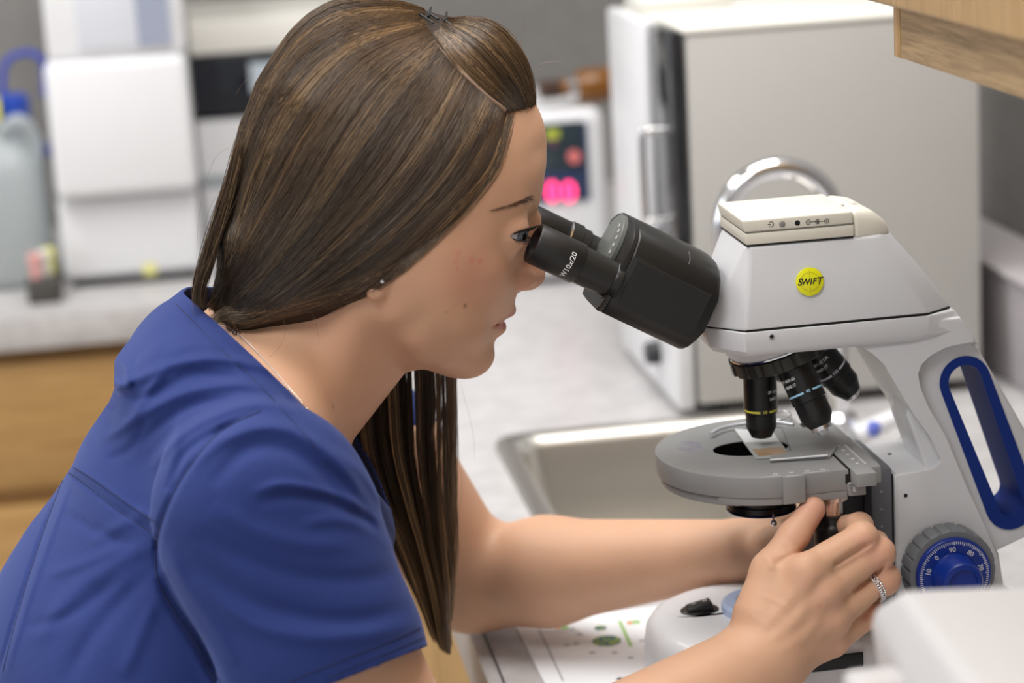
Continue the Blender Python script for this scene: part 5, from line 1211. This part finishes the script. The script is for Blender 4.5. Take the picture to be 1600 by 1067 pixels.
def hair_relief():
    O = M([a for a, b in hair_out[:25]], [b for a, b in hair_out[:25]], 0)[:, [0, 2]]
    I = [(a, b, h) for a, b, h in hair_in] + [(a, b, h - 1.5) for a, b, h in side_edge]
    # past the side edge the mass dips under the skin
    P_ = [M(a, b, h)[[0, 2]] for a, b, h in I]; v = [h * h for a, b, h in I]
    E_ = np.array(side_edge, float); T = np.gradient(E_[:, :2], axis=0); T /= np.linalg.norm(T, axis=1)[:, None]; Nn = np.stack([-T[:, 1], T[:, 0]], 1)
    cen = np.array([560, 250.]); Nn *= np.sign(((E_[:, :2] - cen) * Nn).sum(1))[:, None]
    for (a, b, h), n in zip(side_edge, Nn):
        for dd, dh in ((14, 9), (34, 24)): P_.append(M(a + n[0] * dd, b + n[1] * dd, max(5, h - dh))[[0, 2]]); v.append((h - dh) * abs(h - dh))
    Tn = np.gradient(O, axis=0); Tn /= np.linalg.norm(Tn, axis=1)[:, None]; Nq = np.stack([Tn[:, 1], -Tn[:, 0]], 1); c0 = O.mean(0) * .5 + np.array([100, 380]) * .5
    Nq *= np.sign(((O - c0) * Nq).sum(1))[:, None]
    X = O + Nq * 14
    P_ = np.concatenate([np.array(P_), O, X]); v = np.concatenate([np.array(v), np.zeros(len(O)), np.full(len(X), -1000.)])
    lo = np.array([-20., 235]); hi = np.array([245., 510])
    return grid2(lo, hi, .8, tps(P_, v, 1e-5)), lo, hi
GR_ = hair_relief()
def f_hair(p):
    d = relief_d(GR_, p)
    # the far side matches but stays behind the eye line and off the face
    pr = px_of(p * np.array([1, 0, 1]) + np.array([0, 0, 0]))
    a = np.array([(860, 165), (800, 175), (782, 240), (750, 290), (700, 345), (640, 395), (580, 440), (530, 470)], float)[::-1]
    lim = np.interp(pr[:, 0], a[:, 0], a[:, 1], left=540, right=150); c = (pr[:, 1] - lim - 16) / 2.5
    inside = -(relief_d(GH, p) + 1.0)              # keep only a rind round the skull
    return np.maximum(d, np.where(np.abs(p[:, 1]) < 40, c * .6, -40))
V, Fq = surf_mesh(f_hair, (-15, -110, 240), (240, 110, 505), 2.0)
print('hair', len(V), _t.time() - _t0)
M_hb = mat('hair_mass', (.030, .018, .011), .55, spec=.3)
HAIR = mesh_from('hair', V, Fq, M_hb, PE)
def guides_interp(G, n, k=18, j=0.010, spread=3.0):
    """n strands between neighbouring guide lines (pixels)"""
    Gs = []
    for g in G:
        q = smooth_path(np.array([(a, b, 0) for a, b in g], float), 10)[:, :2]; s = np.concatenate([[0], np.cumsum(np.hypot(*np.diff(q, axis=0).T))]); tt = np.linspace(0, s[-1], 60)
        Gs.append(np.stack([np.interp(tt, s, q[:, 0]), np.interp(tt, s, q[:, 1])], 1))
    Gs = np.array(Gs); u = RNG.random(n) * (len(G) - 1.0001); i = u.astype(int); a = (u - i)[:, None, None]
    C_ = Gs[i] * (1 - a) + Gs[i + 1] * a
    t0 = np.where(RNG.random(n) < .80, RNG.random(n) ** 2 * .05, RNG.random(n) * .5); t1 = np.where(RNG.random(n) < .75, 1.0, np.clip(t0 + .4 + .6 * RNG.random(n), 0, 1.0))
    tt = t0[:, None] + (t1 - t0)[:, None] * np.linspace(0, 1, k)[None]; f = tt * 58.99; q = f.astype(int); b = (f - q)[..., None]
    r = np.arange(n)[:, None]; C_ = C_[r, q] * (1 - b) + C_[r, q + 1] * b
    ph = RNG.random((n, 2)) * 6.28; fr = 1.5 + 3 * RNG.random((n, 1)); am = spread * (.3 + RNG.random((n, 1)))
    un = (u / (len(G) - 1))[:, None]; dd = np.sin(tt * fr * 3 + ph[:, :1]) * am * .45 * np.clip(tt * 3, 0, 1) + spread * .55 * np.sin(un * 60 + tt * 3) * np.clip(tt * 3, 0, 1)
    C_ = C_ + RNG.normal(size=(n, 1, 2)) * spread * .5
    T = np.gradient(C_, axis=1); T /= np.linalg.norm(T, axis=2, keepdims=True) + 1e-9
    C_ = C_ + np.stack([-T[..., 1], T[..., 0]], -1) * dd[..., None]
    return C_, u / (len(G) - 1), tt
SIDE = [
    [(793, 176), (782, 215), (768, 258), (735, 302), (690, 350), (642, 396), (600, 428), (560, 452), (505, 474)],
    [(783, 170), (768, 215), (740, 265), (695, 322), (635, 385), (570, 434), (500, 468), (440, 488)],
    [(768, 155), (742, 215), (700, 280), (640, 345), (570, 405), (500, 450), (440, 480), (395, 496)],
    [(748, 138), (715, 205), (665, 280), (600, 350), (530, 410), (460, 460), (400, 494)],
    [(725, 118), (685, 195), (630, 275), (560, 355), (490, 420), (425, 470), (380, 496)],
    [(704, 98), (655, 180), (595, 270), (525, 355), (450, 430), (395, 475), (360, 492)],
    [(688, 80), (625, 160), (555, 260), (485, 360), (420, 435), (372, 480), (345, 488)],
    [(676, 62), (595, 130), (520, 240), (455, 350), (396, 430), (355, 478)],
    [(668, 48), (568, 98), (485, 202), (426, 312), (376, 402), (344, 465), (330, 480)],
    [(662, 36), (550, 66), (455, 156), (402, 264), (372, 362), (356, 430), (344, 478)],
    [(656, 28), (565, 38), (474, 88), (414, 172), (380, 268), (362, 366), (350, 436), (340, 474)],
    [(650, 20), (585, 16), (510, 32), (452, 84), (408, 160), (374, 248), (358, 352), (347, 437), (338, 470)]]
TOPG = [
    [(834, 164), (829, 125), (813, 85), (790, 54), (760, 35), (730, 31), (700, 33)],
    [(826, 166), (815, 130), (795, 95), (768, 65), (740, 47), (715, 40), (697, 38)],
    [(815, 170), (797, 138), (772, 106), (745, 78), (720, 58), (700, 46), (690, 42)],
    [(804, 172), (780, 145), (752, 118), (725, 90), (703, 66), (688, 50)],
    [(794, 174), (768, 153), (738, 128), (710, 100), (692, 74), (680, 54)]]
def lay(C_, lift, G=GR_):
    P3 = rel_h(G, C_[..., 0], C_[..., 1]); nrm = P3 * np.array([0, 1, 0]); nrm[..., 1] = 1
    # outward direction of the mass
    e = 1.0; w0, gx, gz = G[0](P3[..., 0].ravel(), P3[..., 2].ravel(), True); g = np.stack([-gx, 2 * P3[..., 1].ravel(), -gz], -1); g /= np.linalg.norm(g, axis=1)[:, None] + 1e-9
    return P3 + g.reshape(P3.shape) * lift
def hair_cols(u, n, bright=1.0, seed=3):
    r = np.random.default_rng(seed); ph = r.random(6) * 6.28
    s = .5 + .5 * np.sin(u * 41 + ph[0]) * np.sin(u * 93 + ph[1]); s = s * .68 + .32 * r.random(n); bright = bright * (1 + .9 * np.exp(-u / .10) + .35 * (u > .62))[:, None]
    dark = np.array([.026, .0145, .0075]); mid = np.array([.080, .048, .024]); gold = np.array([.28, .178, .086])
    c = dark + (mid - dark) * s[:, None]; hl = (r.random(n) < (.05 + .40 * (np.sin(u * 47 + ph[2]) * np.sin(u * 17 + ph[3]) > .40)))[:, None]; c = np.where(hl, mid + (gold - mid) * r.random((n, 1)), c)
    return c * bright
M_hair = mat('hair_strands', (.1, .06, .03), .38, spec=.6); nt, N_, L_, b_ = nodes(M_hair); at = N_.new('ShaderNodeAttribute'); at.attribute_name = 'tint'; L_.new(at.outputs['Color'], b_.inputs['Base Color'])
b_.inputs['Anisotropic'].default_value = .0; b_.inputs['Coat Weight'].default_value = .12; b_.inputs['Coat Roughness'].default_value = .35
def col_along(c, tt, k0=1.65, k1=.50): return c[:, None, :] * (k0 + (k1 - k0) * tt[..., None])  # ramp paints crown sheen and lower shade over the hair's own streaks
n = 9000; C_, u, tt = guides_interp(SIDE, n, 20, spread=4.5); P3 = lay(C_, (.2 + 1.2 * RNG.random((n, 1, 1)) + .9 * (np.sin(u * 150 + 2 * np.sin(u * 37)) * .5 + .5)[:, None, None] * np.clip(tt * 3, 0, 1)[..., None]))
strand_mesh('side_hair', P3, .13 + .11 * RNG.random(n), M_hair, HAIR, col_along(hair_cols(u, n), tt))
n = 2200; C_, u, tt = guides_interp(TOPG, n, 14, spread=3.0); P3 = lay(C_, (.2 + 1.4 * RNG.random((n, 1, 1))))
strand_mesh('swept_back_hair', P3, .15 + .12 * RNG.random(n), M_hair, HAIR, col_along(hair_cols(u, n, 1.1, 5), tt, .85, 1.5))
# wisps that soften the front and lower edges
def outward(line, k):
    a = np.array(line, float); T = np.gradient(a, axis=0); T /= np.linalg.norm(T, axis=1)[:, None]; n_ = np.stack([-T[:, 1], T[:, 0]], 1); n_ *= np.sign(((a - np.array([560, 230.])) * n_).sum(1))[:, None]
    return [tuple(v) for v in a + n_ * k]
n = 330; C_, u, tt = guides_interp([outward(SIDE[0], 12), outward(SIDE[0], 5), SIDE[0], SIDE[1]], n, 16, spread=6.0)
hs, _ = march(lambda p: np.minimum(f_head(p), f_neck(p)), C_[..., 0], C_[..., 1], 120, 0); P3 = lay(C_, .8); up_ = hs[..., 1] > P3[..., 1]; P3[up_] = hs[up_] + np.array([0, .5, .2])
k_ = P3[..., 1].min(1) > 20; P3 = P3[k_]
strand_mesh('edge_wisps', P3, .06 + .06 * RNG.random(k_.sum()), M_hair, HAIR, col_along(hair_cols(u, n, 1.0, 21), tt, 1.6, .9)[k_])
LOW = [[(640, 398), (590, 425), (530, 458), (480, 474), (430, 486), (390, 500)], [(600, 420), (540, 450), (480, 470), (420, 490), (380, 503), (350, 492)], [(560, 440), (500, 462), (430, 482), (375, 496), (350, 490), (334, 484)], [(500, 455), (430, 470), (385, 484), (350, 484), (334, 480), (322, 474)]]
n = 600; C_, u, tt = guides_interp(LOW, n, 14, spread=7.0); P3 = lay(C_, (.3 + 2.0 * RNG.random((n, 1, 1)))); P3[..., 1] = np.maximum(P3[..., 1], 44)
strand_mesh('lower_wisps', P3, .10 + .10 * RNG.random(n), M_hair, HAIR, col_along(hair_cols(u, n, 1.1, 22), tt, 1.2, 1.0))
# strands that round the back of the head
ro = smooth_path(np.array([(a, b, 0) for a, b in hair_out[9:25]], float), 6)[:, :2]; RO = M(ro[:, 0], ro[:, 1], 0); n = 1500; k = 22
hh = RNG.random(n) * 110 - 62; t0 = RNG.random(n) ** 2 * .3; t1 = 1 - RNG.random(n) ** 2 * .3; tt = t0[:, None] + (t1 - t0)[:, None] * np.linspace(0, 1, k)[None]; f = tt * (len(RO) - 1.001); i = f.astype(int); b = (f - i)[..., None]
Q = RO[i] * (1 - b) + RO[i + 1] * b; T = RO[np.minimum(i + 1, len(RO) - 1)] - RO[i]; Nn = np.stack([T[..., 2], 0 * T[..., 2], -T[..., 0]], -1); Nn /= np.linalg.norm(Nn, axis=-1, keepdims=True) + 1e-9
Nn *= np.sign(((np.array([110., 0, 370.]) - Q) * Nn).sum(-1, keepdims=True)); H_ = hh[:, None] * np.clip(1.15 - .75 * tt, 0, 1) * np.clip(tt * 5 + .3, 0, 1) + np.sin(tt * 5 + hh[:, None]) * 1.5; dl_ = np.zeros(H_.shape)
for _ in range(14):
    q = Q + Nn * dl_[..., None]; w2 = GR_[0](q[..., 0].ravel(), q[..., 2].ravel()).reshape(H_.shape); w3 = GR_[0]((q + Nn * .8)[..., 0].ravel(), (q + Nn * .8)[..., 2].ravel()).reshape(H_.shape); dl_ = np.clip(dl_ + np.clip((H_ ** 2 - w2) / np.maximum((w3 - w2) / .8, 12), -3, 3), -2, 45)
P3 = Q + Nn * dl_[..., None]; P3[..., 1] = H_; P3 -= Nn * (.2 + 1.0 * RNG.random((n, 1, 1)))
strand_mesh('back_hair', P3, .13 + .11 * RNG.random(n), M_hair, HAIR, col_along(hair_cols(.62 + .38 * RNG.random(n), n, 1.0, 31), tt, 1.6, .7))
n = 150; x_ = 790 + 44 * RNG.random(n); y_ = 176 - (x_ - 790) * .2 + 4 * RNG.normal(size=n); tq = np.linspace(0, 1, 8); C_ = np.stack([x_[:, None] - tq * (10 + 8 * RNG.random((n, 1))), y_[:, None] - tq * (24 + 12 * RNG.random((n, 1)))], -1)
P3 = np.maximum(lay(C_, .5), 0); hs, ok_ = march(f_head, C_[..., 0], C_[..., 1], 110, 0); P3 = np.where((hs[..., 1] > P3[..., 1])[..., None], hs + np.array([0, .4, .2]), P3)
strand_mesh('baby_hair', P3, .07, M_hair, HAIR, np.tile(np.array([.12, .07, .035]), (n, 1)))
LOCK = [[(372, 215), (356, 275), (336, 340), (318, 398), (304, 446), (305, 474)], [(375, 235), (360, 290), (344, 345), (327, 398), (312, 448), (311, 478)], [(378, 250), (364, 305), (349, 355), (333, 405), (318, 452), (318, 482)]]
n = 420; C_, u, tt = guides_interp(LOCK, n, 16, spread=3.5); hh = (18 + 16 * RNG.random((n, 1))) + 10 * tt
P3 = M(C_[..., 0], C_[..., 1], hh)
strand_mesh('loose_lock', P3, .14 + .12 * RNG.random(n), M_hair, HAIR, col_along(hair_cols(.5 + .3 * RNG.random(n), n, 1.0, 41), tt, 1.3, .8))
# far strands mirrored so that the other side is combed too
n = 1500; C_, u, tt = guides_interp(SIDE[2:], n, 16, spread=5.0); P3 = lay(C_, (.2 + 1.2 * RNG.random((n, 1, 1)))) * np.array([1, -1, 1])
strand_mesh('far_side_hair', P3, .25, M_hair, HAIR, col_along(hair_cols(u, n, 1, 8), tt))
# loose end lock at the back of the collar
bl_ = [(330, 350), (318, 400), (308, 440), (305, 468), (312, 476)]
# hair hanging beyond the far shoulder
HANG = [
    [(560, 520), (552, 600), (548, 680), (560, 740), (590, 800), (615, 850), (640, 905), (662, 960), (672, 990)],
    [(590, 500), (585, 600), (590, 700), (612, 780), (640, 850), (662, 920), (680, 985), (690, 1012)],
    [(620, 500), (622, 600), (628, 700), (645, 780), (664, 860), (682, 930), (697, 1018)],
    [(650, 500), (652, 600), (654, 700), (664, 780), (676, 860), (692, 940), (703, 1022)],
    [(676, 500), (679, 600), (680, 700), (683, 780), (690, 860), (697, 930), (700, 985)],
    [(696, 500), (700, 600), (702, 700), (702, 780), (706, 850), (709, 915), (706, 960)],
    [(712, 520), (713, 600), (712, 680), (711, 760), (712, 830), (710, 880)]]
n = 2300; C_, u, tt = guides_interp(HANG, n, 16, spread=3.2)
lock = np.floor(u * 15); uu = u * 15 - lock; keep = (np.abs(uu - .5) < .34 + .12 * np.sin(lock * 5)) | (u < .35) | (RNG.random(n) < .08); keep &= RNG.random(n) < np.where(u > .55, .5, 1)
hh = -72 + 16 * np.sin(lock * 2.1) + 14 * (RNG.random(n) - .5); hh = hh[:, None] * (1 - .25 * tt) - 4
P3 = M(C_[..., 0], C_[..., 1], hh)[keep]
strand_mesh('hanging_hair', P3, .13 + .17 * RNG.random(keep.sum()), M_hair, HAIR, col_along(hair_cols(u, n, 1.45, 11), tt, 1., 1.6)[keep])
# fly-away hairs
fl = []
for pts, h in (([(640, 8), (655, -20), (665, -60)], 10), ([(690, 24), (697, 5), (684, -8)], 12), ([(812, 80), (818, 40), (813, 20)], 10), ([(828, 110), (850, 98), (880, 96)], 8), ([(830, 118), (842, 108), (856, 108)], 12), ([(360, 230), (345, 238), (330, 260), (312, 330), (306, 420)], 30), ([(342, 300), (326, 330), (318, 380), (322, 430)], 20), ([(400, 110), (380, 130), (366, 152)], 20), ([(345, 470), (380, 540), (350, 560), (325, 562)], 66), ([(440, 490), (446, 520), (428, 552), (398, 568), (365, 571)], 70), ([(480, 480), (492, 500), (500, 540)], 66), ([(330, 400), (305, 440), (300, 480), (304, 496)], 50), ([(720, 600), (738, 670), (742, 720)], -60), ([(716, 700), (722, 760), (716, 830), (724, 900)], -60), ([(705, 760), (716, 850), (712, 930)], -58), ([(770, 262), (765, 280), (745, 320), (718, 360)], 66), ([(756, 285), (720, 345), (700, 372)], 70)):
    a = smooth_path(np.array([(x, y, 0) for x, y in pts], float), 6)[:, :2]; t = np.linspace(0, len(a) - 1, 14); i = np.minimum(t.astype(int), len(a) - 2); a = a[i] * (1 - (t - i))[:, None] + a[i + 1] * (t - i)[:, None]
    fl.append(M(a[:, 0], a[:, 1], h))
for _ in range(60):
    g = SIDE[RNG.integers(8, 12)]; a = smooth_path(np.array([(x, y, 0) for x, y in g], float), 8)[:, :2]; i0 = RNG.integers(0, len(a) - 20); a = a[i0:i0 + 20][[int(v) for v in np.linspace(0, 19, 14)]]
    o = rel_h(GR_, a[:, 0], a[:, 1]); fl.append(o + np.outer(np.linspace(0, 1, 14) ** 2, RNG.normal(size=3) * [5, 3, 4]) + np.array([-1, 2, 1]))
FA = strand_mesh('fly_away_hair', np.array(fl), .075, M_hair, HAIR, np.tile(np.array([.30, .18, .09]), (len(fl), 1)))
FA['kind'] = 'stuff'
# pale parting and the pins that hold the swept-back hair
pp = smooth_path(np.array([(a, b, 0) for a, b in ((676, 62), (692, 82), (712, 104), (738, 130), (762, 152), (786, 172))], float), 6)[:, :2]
P3 = lay(pp[None], .2)[0]; rr = np.interp(np.linspace(0, 1, len(P3)), [0, .2, .5, .8, 1], [.3, 1.0, 1.7, 1.6, 2.0])
bm = bm_tube(bmesh.new(), toW(P3), rr / 1000, 8); bm_obj('parting', bm, mat('scalp', (.34, .23, .17), .6), HAIR, 60)
M_pin = mat('pin_black', (.008, .008, .008), .3)
for (a, b), (c, d), r in (((672, 16), (668, 30), .8), ((668, 24), (684, 34), .7), ((697, 24), (695, 36), .9), ((690, 32), (706, 44), .6), ((655, 26), (676, 40), .6)):
    q = lay(np.array([[(a, b), ((a + c) / 2, (b + d) / 2), (c, d)]], float), 1.6)[0]; tube('hair_pin', toW(q), r / 1000, M_pin, HAIR, 8)
# ---- jewellery
for px, py, r in ((587, 432, 1.1), (598, 440, 1.5)):
    q = ear_c + np.array([(px - 590) * .4, 4.6, (447 - py) * .4 + .6]); bm = bmesh.new(); g = bmesh.ops.create_icosphere(bm, subdivisions=1, radius=r / 1000, matrix=Matrix.Translation(Vector(toW(q)))); bm_obj('earring', bm, mat('crystal', (.85, .85, .88), .05, .6), PE, None)
nk = smooth_path(np.array([(a, b, 0) for a, b in ((353, 500), (356, 514), (369, 520), (400, 548), (440, 592), (474, 632), (494, 655), (508, 676))], float), 20)[:, :2]
q, ok = march(f_skin, nk[:, 0], nk[:, 1], 130, 0); q = q[ok] + np.array([-.3, .7, .4]); M_silver = mat('silver', (.75, .72, .70), .18, 1)
s = np.concatenate([[0], np.cumsum(np.linalg.norm(np.diff(q, axis=0), axis=1))]); tt = np.arange(0, s[-1], .95); q = np.stack([np.interp(tt, s, q[:, k]) for k in range(3)], 1)
bm = bmesh.new()
for i in range(len(q) - 1):
    d = q[i + 1] - q[i]; L = np.linalg.norm(d); d /= L; n_ = np.cross(d, [0, 1, 0]); n_ /= np.linalg.norm(n_); n2 = np.array([0, 1., 0]) if i % 2 else n_; n2 = n_ * (.5 if i % 2 else 1) + np.array([0, .7 * (i % 2), 0])
    c = (q[i] + q[i + 1]) / 2; bm_tube(bm, [toW(c + d * math.cos(a) * .72 + n2 * math.sin(a) * .42) for a in np.linspace(0, 2 * math.pi, 7, endpoint=False)], .00014, 4, True)
NKL = bm_obj('necklace', bm, M_silver, PE, 60)
c = march(f_skin, 370, 521, 130, 0)[0] + np.array([0, 1.2, .4]); bm = bmesh.new()
for dx, dz, r in ((-1.3, .6, 1.1), (.9, -.4, 1.3)): bm_tube(bm, [toW(c + np.array([dx + r * math.cos(a), 0, dz + r * math.sin(a)])) for a in np.linspace(0, 2 * math.pi, 12, endpoint=False)], .0004, 6, True)
bm_obj('clasp', bm, M_silver, NKL, 60)
# ring on the ring finger
ra, rb = RG[0], RG[1]; rd = (rb - ra) / np.linalg.norm(rb - ra); rcn = ra + (rb - ra) * .80; _, e1_, e2_ = frame_of(rd); rm = 9.9
bm = bmesh.new()
for k_, (off, rr_, wv) in enumerate(((-1.7, .62, 0), (0, .55, 1), (1.6, .62, 0))):
    pts = []
    for a in np.linspace(0, 2 * math.pi, 72, endpoint=False): pts.append(toW(rcn + rd * (off + (.55 * math.sin(a * 16) if wv else 0)) + (e1_ * math.cos(a) + e2_ * math.sin(a)) * (rm + (.3 * math.cos(a * 16) if wv else 0))))
    bm_tube(bm, pts, rr_ / 1000, 8, True)
RGO = bm_obj('ring', bm, M_silver, PE, 60)
bm = bmesh.new()
for a in np.linspace(0, 2 * math.pi, 40, endpoint=False):
    for off in (-1.2, 1.1):
        dirv = e1_ * math.cos(a) + e2_ * math.sin(a)
        if dirv[1] > .25: bmesh.ops.create_icosphere(bm, subdivisions=1, radius=.00052, matrix=Matrix.Translation(Vector(toW(rcn + rd * off + dirv * (rm + .75)))))
bm_obj('stones', bm, mat('crystal', (.85, .85, .88), .05, .6), RGO, None)
print('done', _t.time() - _t0)
